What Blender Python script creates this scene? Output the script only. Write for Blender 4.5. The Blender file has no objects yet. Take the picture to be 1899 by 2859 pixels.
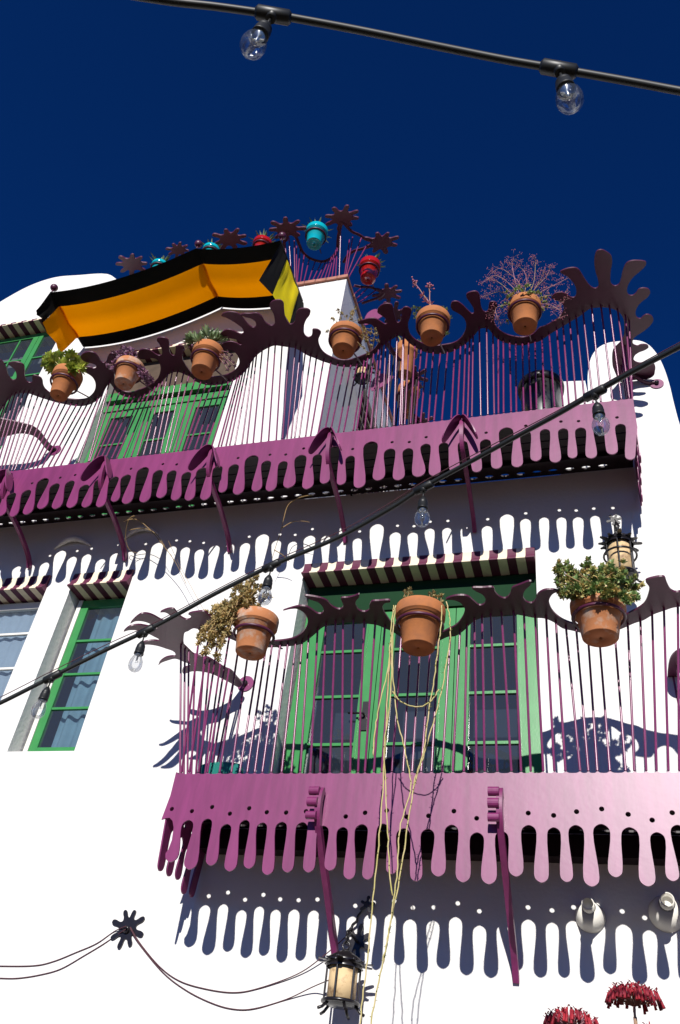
import bpy, math, random
import numpy as np
from mathutils import Vector, Matrix
from mathutils.geometry import delaunay_2d_cdt

random.seed(7)
SC = bpy.context.scene
COL = SC.collection

# ------------------------------------------------------------------ camera
CX, CY, F = 949.5, 1429.5, 2411.3           # photograph pixels (1899 x 2859)
_R = np.array([[0.9569, 0.0865, 0.2771], [0.2657, -0.6455, -0.7161], [0.1169, 0.7589, -0.6407]])
_u, _s, _v = np.linalg.svd(_R)
R = _u @ _v
CAM = np.array([0.0, -7.0, 1.6])
cam_d = bpy.data.cameras.new('camera')
cam = bpy.data.objects.new('camera', cam_d)
COL.objects.link(cam)
M = Matrix.Identity(4)
for i in range(3):
    for j in range(3):
        M[i][j] = R[i, j]
    M[i][3] = CAM[i]
cam.matrix_world = M
cam_d.sensor_fit = 'VERTICAL'
cam_d.sensor_height = 36.0
cam_d.lens = F / 2859.0 * 36.0
cam_d.clip_start = 0.05
cam_d.clip_end = 5000.0
SC.camera = cam

# ------------------------------------------------------------------ sky, sun, exposure
SUN_TO = Vector((0.121, -1.0, 0.479)).normalized()
elev = math.asin(SUN_TO.z)
azim = math.atan2(SUN_TO.x, SUN_TO.y)
w = bpy.data.worlds.new('World')
SC.world = w
w.use_nodes = True
nt = w.node_tree
nt.nodes.clear()
sky = nt.nodes.new('ShaderNodeTexSky')
sky.sky_type = 'NISHITA'
sky.sun_disc = False
sky.sun_elevation = elev
sky.sun_rotation = azim
sky.altitude = 1500.0
sky.air_density = 0.8
sky.dust_density = 0.0
sky.ozone_density = 4.0
tint = nt.nodes.new('ShaderNodeMixRGB')
tint.blend_type = 'MULTIPLY'
tint.inputs[0].default_value = 1.0
tint.inputs[2].default_value = (0.055, 0.445, 1.10, 1.0)
bg = nt.nodes.new('ShaderNodeBackground')
bg.inputs[1].default_value = 0.061
wo = nt.nodes.new('ShaderNodeOutputWorld')
nt.links.new(sky.outputs[0], tint.inputs[1])
nt.links.new(tint.outputs[0], bg.inputs[0])
nt.links.new(bg.outputs[0], wo.inputs[0])

sun_d = bpy.data.lights.new('sun', 'SUN')
sun_d.energy = 5.0
sun_d.angle = math.radians(0.5)
sun_d.color = (1.0, 0.965, 0.91)
sun = bpy.data.objects.new('sun', sun_d)
COL.objects.link(sun)
sun.rotation_euler = SUN_TO.to_track_quat('Z', 'Y').to_euler()
sun.location = (2, -20, 12)

SC.view_settings.view_transform = 'Standard'
SC.view_settings.look = 'None'
SC.view_settings.gamma = 1.0
SC.view_settings.exposure = 0.2
SC.view_settings.use_curve_mapping = False

# ------------------------------------------------------------------ pixels to places
def _ray(px, py):
    return R @ np.array([px - CX, -(py - CY), -F])

def on(p, axis, val):
    d = _ray(*p[:2])
    return Vector(CAM + d * (val - CAM[axis]) / d[axis])

def onX(p, v): return on(p, 0, v)
def onY(p, v): return on(p, 1, v)
def onZ(p, v): return on(p, 2, v)

def at_dist(p, dist):
    d = _ray(*p)
    return Vector(CAM + d / np.linalg.norm(d) * dist)

def proj(P):
    c = R.T @ (np.array(P) - CAM)
    return CX - F * c[0] / c[2], CY + F * c[1] / c[2]

def z_at(x, y, py):
    lo, hi = 0.0, 25.0
    for _ in range(50):
        m = (lo + hi) / 2
        if proj((x, y, m))[1] > py:
            lo = m
        else:
            hi = m
    return (lo + hi) / 2

def px_size(P):
    "metres per photograph pixel at a place"
    c = R.T @ (np.array(P) - CAM)
    return -c[2] / F

def reg(x0, y0, s, pts):
    return [(x0 + p[0] / s, y0 + p[1] / s) for p in pts]

# ------------------------------------------------------------------ materials
MAT = {}

def mat(name, color, rough=0.5, spec=0.5, metal=0.0, var=0.0, var_scale=6.0, bump=0.0, bump_scale=60.0,
        color2=None, transl=0.0, coat=0.0, streak=0.0, fac_lo=0.35, fac_hi=0.65):
    m = bpy.data.materials.new(name)
    m.use_nodes = True
    t = m.node_tree
    b = t.nodes['Principled BSDF']
    out = t.nodes['Material Output']
    b.inputs['Base Color'].default_value = (*color, 1)
    b.inputs['Roughness'].default_value = rough
    b.inputs['Specular IOR Level'].default_value = spec
    b.inputs['Metallic'].default_value = metal
    b.inputs['Coat Weight'].default_value = coat
    co = t.nodes.new('ShaderNodeTexCoord')
    geo = t.nodes.new('ShaderNodeNewGeometry')
    if var > 0 or color2 is not None:
        n = t.nodes.new('ShaderNodeTexNoise')
        n.inputs['Scale'].default_value = var_scale
        n.inputs['Detail'].default_value = 5
        n.inputs['Roughness'].default_value = 0.6
        src = geo.outputs['Position']
        if streak > 0:
            mp = t.nodes.new('ShaderNodeMapping')
            mp.inputs['Scale'].default_value = (1, 1, streak)
            t.links.new(src, mp.inputs['Vector'])
            src = mp.outputs[0]
        t.links.new(src, n.inputs['Vector'])
        r = t.nodes.new('ShaderNodeMapRange')
        r.inputs['From Min'].default_value = fac_lo
        r.inputs['From Max'].default_value = fac_hi
        t.links.new(n.outputs['Fac'], r.inputs['Value'])
        mx = t.nodes.new('ShaderNodeMixRGB')
        mx.inputs[1].default_value = (*color, 1)
        c2 = color2 if color2 is not None else tuple(c * (1 - var) for c in color)
        mx.inputs[2].default_value = (*c2, 1)
        t.links.new(r.outputs[0], mx.inputs[0])
        t.links.new(mx.outputs[0], b.inputs['Base Color'])
    if bump > 0:
        n2 = t.nodes.new('ShaderNodeTexNoise')
        n2.inputs['Scale'].default_value = bump_scale
        n2.inputs['Detail'].default_value = 4
        t.links.new(geo.outputs['Position'], n2.inputs['Vector'])
        bp = t.nodes.new('ShaderNodeBump')
        bp.inputs['Strength'].default_value = bump
        bp.inputs['Distance'].default_value = 0.01
        t.links.new(n2.outputs['Fac'], bp.inputs['Height'])
        t.links.new(bp.outputs[0], b.inputs['Normal'])
    if transl > 0:
        tr = t.nodes.new('ShaderNodeBsdfTranslucent')
        tr.inputs['Color'].default_value = (*color, 1)
        ms = t.nodes.new('ShaderNodeMixShader')
        ms.inputs[0].default_value = transl
        t.links.new(b.outputs[0], ms.inputs[1])
        t.links.new(tr.outputs[0], ms.inputs[2])
        t.links.new(ms.outputs[0], out.inputs['Surface'])
    MAT[name] = m
    return m

def thin_glass(name, tintc, rough, base_refl, fres_gain, pale_mix=0.0):
    m = bpy.data.materials.new(name)
    m.use_nodes = True
    t = m.node_tree
    t.nodes.clear()
    o = t.nodes.new('ShaderNodeOutputMaterial')
    tr = t.nodes.new('ShaderNodeBsdfTransparent')
    tr.inputs[0].default_value = (*tintc, 1)
    gl = t.nodes.new('ShaderNodeBsdfGlossy')
    gl.inputs['Roughness'].default_value = rough
    lw = t.nodes.new('ShaderNodeLayerWeight')
    lw.inputs[0].default_value = 0.45
    mt = t.nodes.new('ShaderNodeMath')
    mt.operation = 'MULTIPLY_ADD'
    mt.inputs[1].default_value = fres_gain
    mt.inputs[2].default_value = base_refl
    mt.use_clamp = True
    ms = t.nodes.new('ShaderNodeMixShader')
    t.links.new(lw.outputs['Fresnel'], mt.inputs[0])
    t.links.new(mt.outputs[0], ms.inputs[0])
    t.links.new(tr.outputs[0], ms.inputs[1])
    t.links.new(gl.outputs[0], ms.inputs[2])
    t.links.new(ms.outputs[0], o.inputs[0])
    if pale_mix > 0:
        df = t.nodes.new('ShaderNodeBsdfDiffuse')
        df.inputs[0].default_value = (0.30, 0.36, 0.46, 1)  # even blue-grey diffuse share that makes the glass paler
        m2 = t.nodes.new('ShaderNodeMixShader')
        m2.inputs[0].default_value = pale_mix
        t.links.new(ms.outputs[0], m2.inputs[1])
        t.links.new(df.outputs[0], m2.inputs[2])
        t.links.new(m2.outputs[0], o.inputs[0])
    MAT[name] = m
    return m

mat('stucco', (0.73, 0.72, 0.70), 0.92, 0.15, var=0.06, var_scale=1.3, bump=0.35, bump_scale=28)
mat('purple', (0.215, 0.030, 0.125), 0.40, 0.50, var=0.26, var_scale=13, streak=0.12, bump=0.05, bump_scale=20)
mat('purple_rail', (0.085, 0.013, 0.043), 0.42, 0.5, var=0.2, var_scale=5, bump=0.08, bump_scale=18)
mat('purple_bar', (0.205, 0.030, 0.115), 0.24, 0.5, var=0.2, var_scale=9)
mat('brown_board', (0.10, 0.07, 0.05), 0.7, 0.2, var=0.3)
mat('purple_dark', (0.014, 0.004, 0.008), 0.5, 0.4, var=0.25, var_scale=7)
mat('green', (0.05, 0.25, 0.075), 0.26, 0.35, var=0.12, var_scale=5, bump=0.04)
mat('green_dark', (0.010, 0.042, 0.017), 0.7, 0.08, var=0.1)
mat('glass_dark', (0.004, 0.007, 0.014), 0.04, 0.6)
mat('interior', (0.045, 0.055, 0.075), 0.9, 0.1)
mat('curtain', (0.34, 0.52, 0.60), 0.9, 0.1, var=0.2, var_scale=4)
mat('sheer', (0.62, 0.70, 0.78), 0.9, 0.1, var=0.1, var_scale=4)
mat('terracotta', (0.50, 0.185, 0.065), 0.85, 0.2, color2=(0.38, 0.15, 0.065), var_scale=8, bump=0.12, bump_scale=50)
mat('terracotta_old', (0.50, 0.20, 0.085), 0.88, 0.2, color2=(0.52, 0.42, 0.34), var_scale=9, bump=0.15, bump_scale=50, fac_lo=0.5, fac_hi=0.72)
mat('soil', (0.03, 0.02, 0.014), 0.95, 0.1)
mat('teal_glaze', (0.005, 0.42, 0.50), 0.12, 0.6, coat=0.4)
mat('red_glaze', (0.42, 0.008, 0.006), 0.08, 0.6, coat=0.6)
mat('maroon_stripe', (0.115, 0.022, 0.055), 0.55, 0.3, var=0.15, var_scale=20)
mat('cream_stripe', (0.80, 0.70, 0.52), 0.7, 0.2, var=0.08, var_scale=15)
mat('orange_cloth', (0.86, 0.29, 0.0), 0.9, 0.05, var=0.12, var_scale=3, transl=0.5)
mat('yellow_cloth', (0.98, 0.78, 0.015), 0.9, 0.05, var=0.1, var_scale=4, transl=0.2)
mat('black_cloth', (0.008, 0.008, 0.008), 0.95, 0.05)
mat('black_metal', (0.013, 0.011, 0.013), 0.28, 0.5, var=0.3, var_scale=30)
mat('black_rubber', (0.012, 0.013, 0.013), 0.45, 0.4)
mat('cable_rubber', (0.016, 0.018, 0.018), 0.5, 0.4)
mat('grey_metal', (0.16, 0.17, 0.17), 0.3, 0.5, metal=0.8, var=0.3, var_scale=12, streak=0.2)
mat('white_paint', (0.74, 0.72, 0.66), 0.55, 0.3, var=0.08)
mat('parchment', (0.66, 0.48, 0.26), 0.6, 0.3, color2=(0.20, 0.10, 0.05), var_scale=14, bump=0.1, fac_lo=0.5, fac_hi=0.75)
mat('wire', (0.08, 0.03, 0.04), 0.6, 0.3)
mat('tile_pink', (0.42, 0.19, 0.14), 0.8, 0.2, var=0.3, var_scale=9)
mat('stem_tan', (0.58, 0.47, 0.25), 0.8, 0.2, color2=(0.42, 0.38, 0.13), var_scale=12)
mat('twig', (0.36, 0.24, 0.11), 0.85, 0.2, var=0.3, var_scale=20)
mat('jade_brown', (0.56, 0.38, 0.14), 0.5, 0.4, color2=(0.16, 0.17, 0.08), var_scale=22, transl=0.12)
mat('jade_green', (0.17, 0.28, 0.09), 0.42, 0.4, color2=(0.58, 0.38, 0.14), var_scale=17, transl=0.12, fac_lo=0.45, fac_hi=0.66)
mat('leaf_lime', (0.46, 0.50, 0.07), 0.45, 0.4, color2=(0.14, 0.24, 0.03), var_scale=11, transl=0.2)
mat('leaf_green', (0.27, 0.34, 0.17), 0.5, 0.4, color2=(0.10, 0.17, 0.05), var_scale=11, transl=0.15)
mat('leaf_violet', (0.22, 0.14, 0.18), 0.5, 0.4, color2=(0.33, 0.12, 0.24), var_scale=16, transl=0.15)
mat('petal_pink', (0.62, 0.22, 0.24), 0.6, 0.3, color2=(0.42, 0.13, 0.20), var_scale=20, transl=0.2)
mat('stem_pink', (0.42, 0.18, 0.26), 0.7, 0.3, color2=(0.30, 0.22, 0.10), var_scale=8)
mat('petal_red', (0.52, 0.035, 0.05), 0.6, 0.3, color2=(0.20, 0.02, 0.04), var_scale=25, transl=0.2)
mat('paving', (0.085, 0.062, 0.038), 0.9, 0.2, var=0.2, var_scale=0.8, bump=0.3, bump_scale=15)
mat('teal_plastic', (0.0, 0.15, 0.12), 0.35, 0.5)
mat('roofing', (0.30, 0.29, 0.27), 0.9, 0.2, var=0.2)
mat('filament', (0.5, 0.5, 0.48), 0.25, 0.5, metal=0.9)
thin_glass('pane', (0.55, 0.60, 0.64), 0.02, 0.035, 0.55, 0.07)
thin_glass('bulb_glass', (0.97, 0.98, 0.98), 0.03, 0.02, 0.5, 0.06)

# ------------------------------------------------------------------ builders
def obj(name, me, material=None, parent=None):
    o = bpy.data.objects.new(name, me)
    COL.objects.link(o)
    if material:
        if not me.materials:
            me.materials.append(MAT[material])
    if parent is not None:
        o.parent = parent
    return o

def tag(o, label, cat, group=None, kind=None):
    if label: o['label'] = label
    if cat: o['category'] = cat
    if group: o['group'] = group
    if kind: o['kind'] = kind
    return o

def empty(name, label, cat, group=None):
    o = bpy.data.objects.new(name, None)
    COL.objects.link(o)
    o.empty_display_size = 0.1
    return tag(o, label, cat, group)

class MB:
    "collects shapes for ONE mesh"
    def __init__(self):
        self.v, self.f, self.sm = [], [], []
    def add(self, vs, fs, smooth=False):
        k = len(self.v)
        self.v += [tuple(x) for x in vs]
        self.f += [tuple(i + k for i in f) for f in fs]
        self.sm += [smooth] * len(fs)
    def box(self, a, b):
        (x0, y0, z0), (x1, y1, z1) = a, b
        self.add([(x0, y0, z0), (x1, y0, z0), (x1, y1, z0), (x0, y1, z0), (x0, y0, z1), (x1, y0, z1), (x1, y1, z1), (x0, y1, z1)],
                 [(0, 3, 2, 1), (4, 5, 6, 7), (0, 1, 5, 4), (1, 2, 6, 5), (2, 3, 7, 6), (3, 0, 4, 7)])
    def tube(self, path, rad, n=8, cap=True, flat=None):
        P = [Vector(p) for p in path]
        m = len(P)
        if m < 2: return
        rr = rad if isinstance(rad, (list, tuple)) else [rad] * m
        T = []
        for i in range(m):
            a, b = P[max(0, i - 1)], P[min(m - 1, i + 1)]
            d = (b - a)
            T.append(d.normalized() if d.length > 1e-9 else Vector((0, 0, 1)))
        up = Vector((0, 0, 1)) if abs(T[0].z) < 0.9 else Vector((1, 0, 0))
        N = (up - T[0] * up.dot(T[0])).normalized()
        vs = []
        for i in range(m):
            N = (N - T[i] * N.dot(T[i]))
            N = N.normalized() if N.length > 1e-9 else T[i].orthogonal().normalized()
            B = T[i].cross(N)
            for k in range(n):
                a = 2 * math.pi * k / n
                ca, sa = math.cos(a), math.sin(a)
                if flat:
                    ca *= flat
                vs.append(P[i] + (N * ca + B * sa) * rr[i])
        fs = []
        for i in range(m - 1):
            for k in range(n):
                k2 = (k + 1) % n
                fs.append((i * n + k, i * n + k2, (i + 1) * n + k2, (i + 1) * n + k))
        self.add(vs, fs, True)
        if cap:
            k0 = len(self.v) - len(vs)
            self.f.append(tuple(k0 + k for k in reversed(range(n)))); self.sm.append(False)
            self.f.append(tuple(k0 + (m - 1) * n + k for k in range(n))); self.sm.append(False)
    def lathe(self, prof, n=28, origin=(0, 0, 0), axis=None, close=True):
        "prof = (radius, height) pairs"
        q = Matrix.Identity(3)
        if axis is not None:
            q = Vector(axis).normalized().to_track_quat('Z', 'Y').to_matrix()
        o = Vector(origin)
        vs, fs = [], []
        for (r, h) in prof:
            for k in range(n):
                a = 2 * math.pi * k / n
                vs.append(o + q @ Vector((r * math.cos(a), r * math.sin(a), h)))
        for i in range(len(prof) - 1):
            for k in range(n):
                k2 = (k + 1) % n
                fs.append((i * n + k, i * n + k2, (i + 1) * n + k2, (i + 1) * n + k))
        self.add(vs, fs, True)
        if close:
            k0 = len(self.v) - len(vs)
            if prof[0][0] > 1e-5:
                self.f.append(tuple(k0 + k for k in reversed(range(n)))); self.sm.append(False)
            if prof[-1][0] > 1e-5:
                self.f.append(tuple(k0 + (len(prof) - 1) * n + k for k in range(n))); self.sm.append(False)
    def torus(self, c, R_, r_, n=32, m=8, axis=(0, 0, 1)):
        q = Vector(axis).normalized().to_track_quat('Z', 'Y').to_matrix()
        vs, fs = [], []
        for i in range(n):
            a = 2 * math.pi * i / n
            for j in range(m):
                b = 2 * math.pi * j / m
                vs.append(Vector(c) + q @ Vector(((R_ + r_ * math.cos(b)) * math.cos(a), (R_ + r_ * math.cos(b)) * math.sin(a), r_ * math.sin(b))))
        for i in range(n):
            for j in range(m):
                i2, j2 = (i + 1) % n, (j + 1) % m
                fs.append((i * m + j, i2 * m + j, i2 * m + j2, i * m + j2))
        self.add(vs, fs, True)
    def sphere(self, c, r, n=16, m=10, sc=(1, 1, 1)):
        vs, fs = [], []
        for i in range(m + 1):
            t = math.pi * i / m
            for k in range(n):
                a = 2 * math.pi * k / n
                vs.append(Vector(c) + Vector((r * sc[0] * math.sin(t) * math.cos(a), r * sc[1] * math.sin(t) * math.sin(a), r * sc[2] * math.cos(t))))
        for i in range(m):
            for k in range(n):
                k2 = (k + 1) % n
                fs.append((i * n + k, (i + 1) * n + k, (i + 1) * n + k2, i * n + k2))
        self.add(vs, fs, True)
    def leaf(self, p, d, up, L, W, cup=0.15):
        d = Vector(d).normalized()
        up = Vector(up)
        s = d.cross(up)
        s = s.normalized() if s.length > 1e-6 else d.orthogonal().normalized()
        n = s.cross(d)
        p = Vector(p)
        a = p
        b = p + d * L * 0.55 + s * W * 0.5 + n * L * cup
        c = p + d * L * 0.55 - s * W * 0.5 + n * L * cup
        e = p + d * L + n * L * cup * 0.6
        m_ = p + d * L * 0.55
        self.add([a, b, e, c, m_], [(0, 1, 4), (1, 2, 4), (4, 2, 3), (0, 4, 3)], True)
    def rosette(self, p, axis, n, L, W, spread=0.9):
        ax = Vector(axis).normalized()
        s = ax.orthogonal().normalized()
        t = ax.cross(s)
        ph = random.random() * 6.28
        for k in range(n):
            a = ph + k * 2.399
            e = spread * (0.25 + 0.75 * k / max(1, n - 1))
            d = ax * math.cos(e * 1.45) + (s * math.cos(a) + t * math.sin(a)) * math.sin(e * 1.45)
            self.leaf(p, d, ax, L * random.uniform(0.75, 1.15), W * random.uniform(0.8, 1.15))
    def build(self, name, material, parent=None):
        me = bpy.data.meshes.new(name)
        me.from_pydata(self.v, [], self.f)
        me.polygons.foreach_set('use_smooth', self.sm)
        me.update()
        return obj(name, me, material, parent)

def smooth_loop(pts, sub=5, closed=True):
    P = [np.array(p[:2], float) for p in pts]
    n = len(P)
    out = []
    rng = range(n) if closed else range(n - 1)
    for i in rng:
        if closed:
            p0, p1, p2, p3 = P[(i - 1) % n], P[i], P[(i + 1) % n], P[(i + 2) % n]
        else:
            p0, p1, p2, p3 = P[max(0, i - 1)], P[i], P[i + 1], P[min(n - 1, i + 2)]
        d1 = max(np.linalg.norm(p1 - p0), 1e-6) ** 0.5
        d2 = max(np.linalg.norm(p2 - p1), 1e-6) ** 0.5
        d3 = max(np.linalg.norm(p3 - p2), 1e-6) ** 0.5
        m1 = (p2 - p1) + d2 * ((p1 - p0) / d1 - (p2 - p0) / (d1 + d2)) if i > 0 or closed else (p2 - p1)
        m2 = (p2 - p1) + d2 * ((p3 - p2) / d3 - (p3 - p1) / (d2 + d3)) if i < n - 2 or closed else (p2 - p1)
        for k in range(sub):
            t = k / sub
            h = (2 * t**3 - 3 * t**2 + 1) * p1 + (t**3 - 2 * t**2 + t) * m1 + (-2 * t**3 + 3 * t**2) * p2 + (t**3 - t**2) * m2
            out.append(tuple(h))
    if not closed:
        out.append(tuple(P[-1]))
    return out

def spline3(pts, sub=6):
    "open Catmull-Rom in 3-D"
    P = [Vector(p) for p in pts]
    out = []
    for i in range(len(P) - 1):
        p0, p1, p2, p3 = P[max(0, i - 1)], P[i], P[i + 1], P[min(len(P) - 1, i + 2)]
        for k in range(sub):
            t = k / sub
            out.append(0.5 * ((2 * p1) + (p2 - p0) * t + (2 * p0 - 5 * p1 + 4 * p2 - p3) * t * t + (3 * p1 - p0 - 3 * p2 + p3) * t**3))
    out.append(P[-1])
    return out

def inside(pt, loops):
    x, y = pt
    c = False
    for L in loops:
        n = len(L)
        j = n - 1
        for i in range(n):
            xi, yi = L[i]; xj, yj = L[j]
            if (yi > y) != (yj > y) and x < (xj - xi) * (y - yi) / (yj - yi) + xi:
                c = not c
            j = i
    return c

def sheet(mb, loops, place, thick, extra=None):
    """cut sheet: loops of 2-D points (outer, holes) -> place(u, v) gives the 3-D point; thick = offset Vector"""
    vs, es = [], []
    for L in loops:
        k = len(vs)
        vs += [Vector(p) for p in L]
        es += [(k + i, k + (i + 1) % len(L)) for i in range(len(L))]
    if extra:
        vs += [Vector(p) for p in extra if inside(p, loops)]
    r = delaunay_2d_cdt(vs, es, [], 0, 1e-6)
    co, faces = r[0], r[2]
    tri = []
    for f in faces:
        c = (co[f[0]] + co[f[1]] + co[f[2]]) / 3
        if inside((c.x, c.y), loops):
            tri.append(tuple(f))
    n = len(co)
    A = [place(c.x, c.y) for c in co]
    T = Vector(thick)
    B = [a + T for a in A]
    cnt = {}
    for f in tri:
        for i in range(3):
            e = (f[i], f[(i + 1) % 3])
            cnt[e] = cnt.get(e, 0) + 1
    nrm = None
    # orient so that the first layer faces away from the thickness direction
    a, b, c = (A[i] for i in tri[0])
    flip = (b - a).cross(c - a).dot(T) > 0
    F1 = [f[::-1] if flip else f for f in tri]
    F2 = [tuple(i + n for i in (f if flip else f[::-1])) for f in tri]
    side = []
    for (i, j) in cnt:
        if (j, i) not in cnt:
            side.append((i, j, j + n, i + n) if flip else (j, i, i + n, j + n))
    mb.add(A + B, F1 + F2 + side, False)

def simple(name, material, parent, fn):
    mb = MB()
    fn(mb)
    return mb.build(name, material, parent)

def rod(name, a, b, rad, material, parent, share={}):
    "a thin bar; all bars share one unit mesh per material"
    key = (material,)
    if key not in share:
        mb = MB()
        mb.tube([(0, 0, 0), (0, 0, 1)], 1.0, 8)
        me = bpy.data.meshes.new('bar')
        me.from_pydata(mb.v, [], mb.f)
        me.polygons.foreach_set('use_smooth', mb.sm)
        me.update()
        me.materials.append(MAT[material])
        share[key] = me
    o = obj(name, share[key], None, parent)
    a, b = Vector(a), Vector(b)
    d = b - a
    q = d.to_track_quat('Z', 'Y')
    o.matrix_local = Matrix.Translation(a) @ q.to_matrix().to_4x4() @ Matrix.Diagonal((rad, rad, d.length, 1))
    return o

def copy_tree(o, parent=None, dx=Vector((0, 0, 0))):
    c = o.copy()
    COL.objects.link(c)
    c.parent = parent
    if parent is None:
        c.location = o.location + dx
    for ch in list(o.children):
        copy_tree(ch, c)
    return c

# ================================================================== SETTING
g = MB()
g.add([(-400, -400, 0), (400, -400, 0), (400, 400, 0), (-400, 400, 0)], [(0, 1, 2, 3)])
tag(g.build('ground', 'paving'), 'pale paved courtyard ground in front of the house', None, kind='structure')

house = empty('stucco_house', 'white stucco house with purple balconies and green windows', 'house')

D1, D2 = 0.83, 0.865         # how far the lower and upper balconies stand out
ZB1, H1, ZF1 = 4.40, 5.60, 4.27   # lower: top of apron, rail height, floor
ZB2, H2, ZF2 = 8.25, 9.45, 8.13   # upper
XC = -3.17                   # right corner of the top storey
ZT = 12.50                   # its wall top

def P0(p): 
    q = onY(p, 0.0)
    return (q.x, q.z)

hump = smooth_loop([P0(p) for p in [(-160, 930), (-60, 880), (0, 843), (80, 799), (150, 775), (220, 768), (300, 765), (332, 785)]], 4, False)
pier = smooth_loop([P0(p) for p in [(1643, 1105), (1641, 1050), (1650, 1000), (1668, 973), (1695, 958), (1735, 952), (1778, 950), (1806, 959),
                                    (1832, 985), (1852, 1022), (1869, 1072), (1881, 1122), (1899, 1188), (1935, 1280), (2010, 1400)]], 4, False)
xp = P0((1548, 1066))
outer = [(-14, 0.0), (-14, hump[0][1])] + hump + [(hump[-1][0] + 0.25, ZT), (XC, ZT), (XC, ZF2 - 0.02), (xp[0], ZF2 - 0.02), (xp[0], xp[1]),
         (pier[0][0] - 0.02, P0((1640, 1062))[1])] + pier + [(3.2, 6.0), (3.6, 0.0)]

def rect(x0, x1, z0, z1):
    return [(x0, z0), (x1, z0), (x1, z1), (x0, z1)]

UL = (-10.6, onY((150, 968), 0).x, 8.75, 12.84)
UM = (-6.62, -4.60, ZF2 + 0.03, 11.50)
LL = (-5.915, -5.128, 5.0, 7.25)
L0 = (-8.1, -6.25, 5.3, 7.26)
DR = (-3.014, -0.562, ZF1 + 0.03, 7.14)
OPEN = [UL, UM, LL, L0, DR]
mb = MB()
grid = [(x * 0.5 - 14, z * 0.5) for x in range(36) for z in range(28)]
sheet(mb, [outer] + [rect(*o) for o in OPEN], lambda u, v: Vector((u, 0, v)), (0, 0.32, 0), grid)
mb.build('wall', 'stucco', house)

# side wall of the top storey, with a louvred opening
mb = MB()
LO = (1.32, 3.1, 9.2, 11.66)
sheet(mb, [rect(0.32, 7.0, ZF2 - 0.3, ZT)] + [rect(*LO)], lambda u, v: Vector((XC, u, v)), (-0.3, 0, 0))
mb.build('wall', 'stucco', house)
mb = MB()
mb.box((XC - 0.34, LO[0] - 0.1, LO[2] - 0.1), (XC - 0.31, LO[1] + 0.1, LO[3] + 0.1))
mb.build('louvre_backing', 'interior', house)
nl = 17
for k in range(nl):
    z = LO[2] + (LO[3] - LO[2]) * (k + 0.5) / nl
    mb = MB()
    h = (LO[3] - LO[2]) / nl * 0.48
    mb.add([(XC - 0.02, LO[0], z - h), (XC - 0.02, LO[1], z - h), (XC - 0.16, LO[1], z + h), (XC - 0.16, LO[0], z + h),
            (XC - 0.03, LO[0], z - h - 0.015), (XC - 0.03, LO[1], z - h - 0.015), (XC - 0.17, LO[1], z + h - 0.015), (XC - 0.17, LO[0], z + h - 0.015)],
           [(0, 1, 2, 3), (4, 7, 6, 5), (0, 4, 5, 1), (3, 2, 6, 7)])
    mb.build('louvre_slat', 'cream_stripe' if k % 2 else 'maroon_stripe', house)
# slabs and back, so that the house is closed
mb = MB(); mb.box((XC + 0.01, 0.33, ZF2 - 0.28), (3.0, 7.0, ZF2 - 0.05)); mb.build('terrace_slab', 'roofing', house)
mb = MB(); mb.box((-14, 0.33, ZT - 0.45), (XC - 0.32, 7.0, ZT - 0.2)); mb.build('roof_slab', 'roofing', house)
mb = MB(); mb.box((-14, 7.01, 0), (3.0, 7.3, ZT)); mb.build('wall', 'stucco', house)
mb = MB(); mb.box((-14.3, 0.0, 0), (-14.01, 7.3, ZT)); mb.build('wall', 'stucco', house)
mb = MB(); mb.box((2.7, 0.33, 0), (3.0, 7.0, ZF2 - 0.3)); mb.build('wall', 'stucco', house)
# depth of the rounded pier above the terrace
mb = MB()
sheet(mb, [[(pier[0][0] - 0.01, ZF2)] + pier[:-6] + [(pier[-7][0], ZF2)]], lambda u, v: Vector((u + 0.02, 0.33, v - 0.02)), (0, 0.5, 0))
mb.build('pier', 'stucco', house)

# tile cap on the parapet of the top storey
tw = 0.172
tile_mb = MB(); tile_mb.box((0, 0, 0), (tw - 0.008, 0.36, 0.062))
tile_me = bpy.data.meshes.new('cap_tile'); tile_me.from_pydata(tile_mb.v, [], tile_mb.f); tile_me.materials.append(MAT['tile_pink'])
x = XC + 0.03 - tw
k = 0
while x > -6.6:
    o = obj('cap_tile', tile_me, None, house)
    o.location = (x, -0.035 + random.uniform(-0.004, 0.004), ZT + 0.003 + random.uniform(-0.003, 0.003))
    x -= tw
tile2_mb = MB(); tile2_mb.box((0, 0, 0), (0.36, tw - 0.008, 0.062))
tile2_me = bpy.data.meshes.new('cap_tile'); tile2_me.from_pydata(tile2_mb.v, [], tile2_mb.f); tile2_me.materials.append(MAT['tile_pink'])
y = 0.33
while y < 4.0:
    o = obj('cap_tile', tile2_me, None, house)
    o.location = (XC - 0.33, y, ZT + 0.003)
    y += tw

# two little plaster eyebrows under the upper balcony
for (xa, ya, xb, yb) in [(152, 1534, 254, 1524), (345, 1508, 443, 1492)]:
    a, b = onY((xa, ya), 0), onY((xb, yb), 0)
    mb = MB()
    pth = [(a.x + (b.x - a.x) * t, -0.004 - 0.05 * math.sin(math.pi * t), a.z + (b.z - a.z) * t + 0.10 * math.sin(math.pi * t)) for t in np.linspace(0, 1, 15)]
    mb.tube(pth, [0.012 + 0.028 * math.sin(math.pi * t) for t in np.linspace(0, 1, 15)], 8)
    mb.build('plaster_eyebrow', 'stucco', house)

# ------------------------------------------------------------------ windows
def bar_box(x0, x1, z0, z1, y0, y1, name, material, parent):
    mb = MB(); mb.box((x0, y0, z0), (x1, y1, z1))
    return mb.build(name, material, parent)

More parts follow.
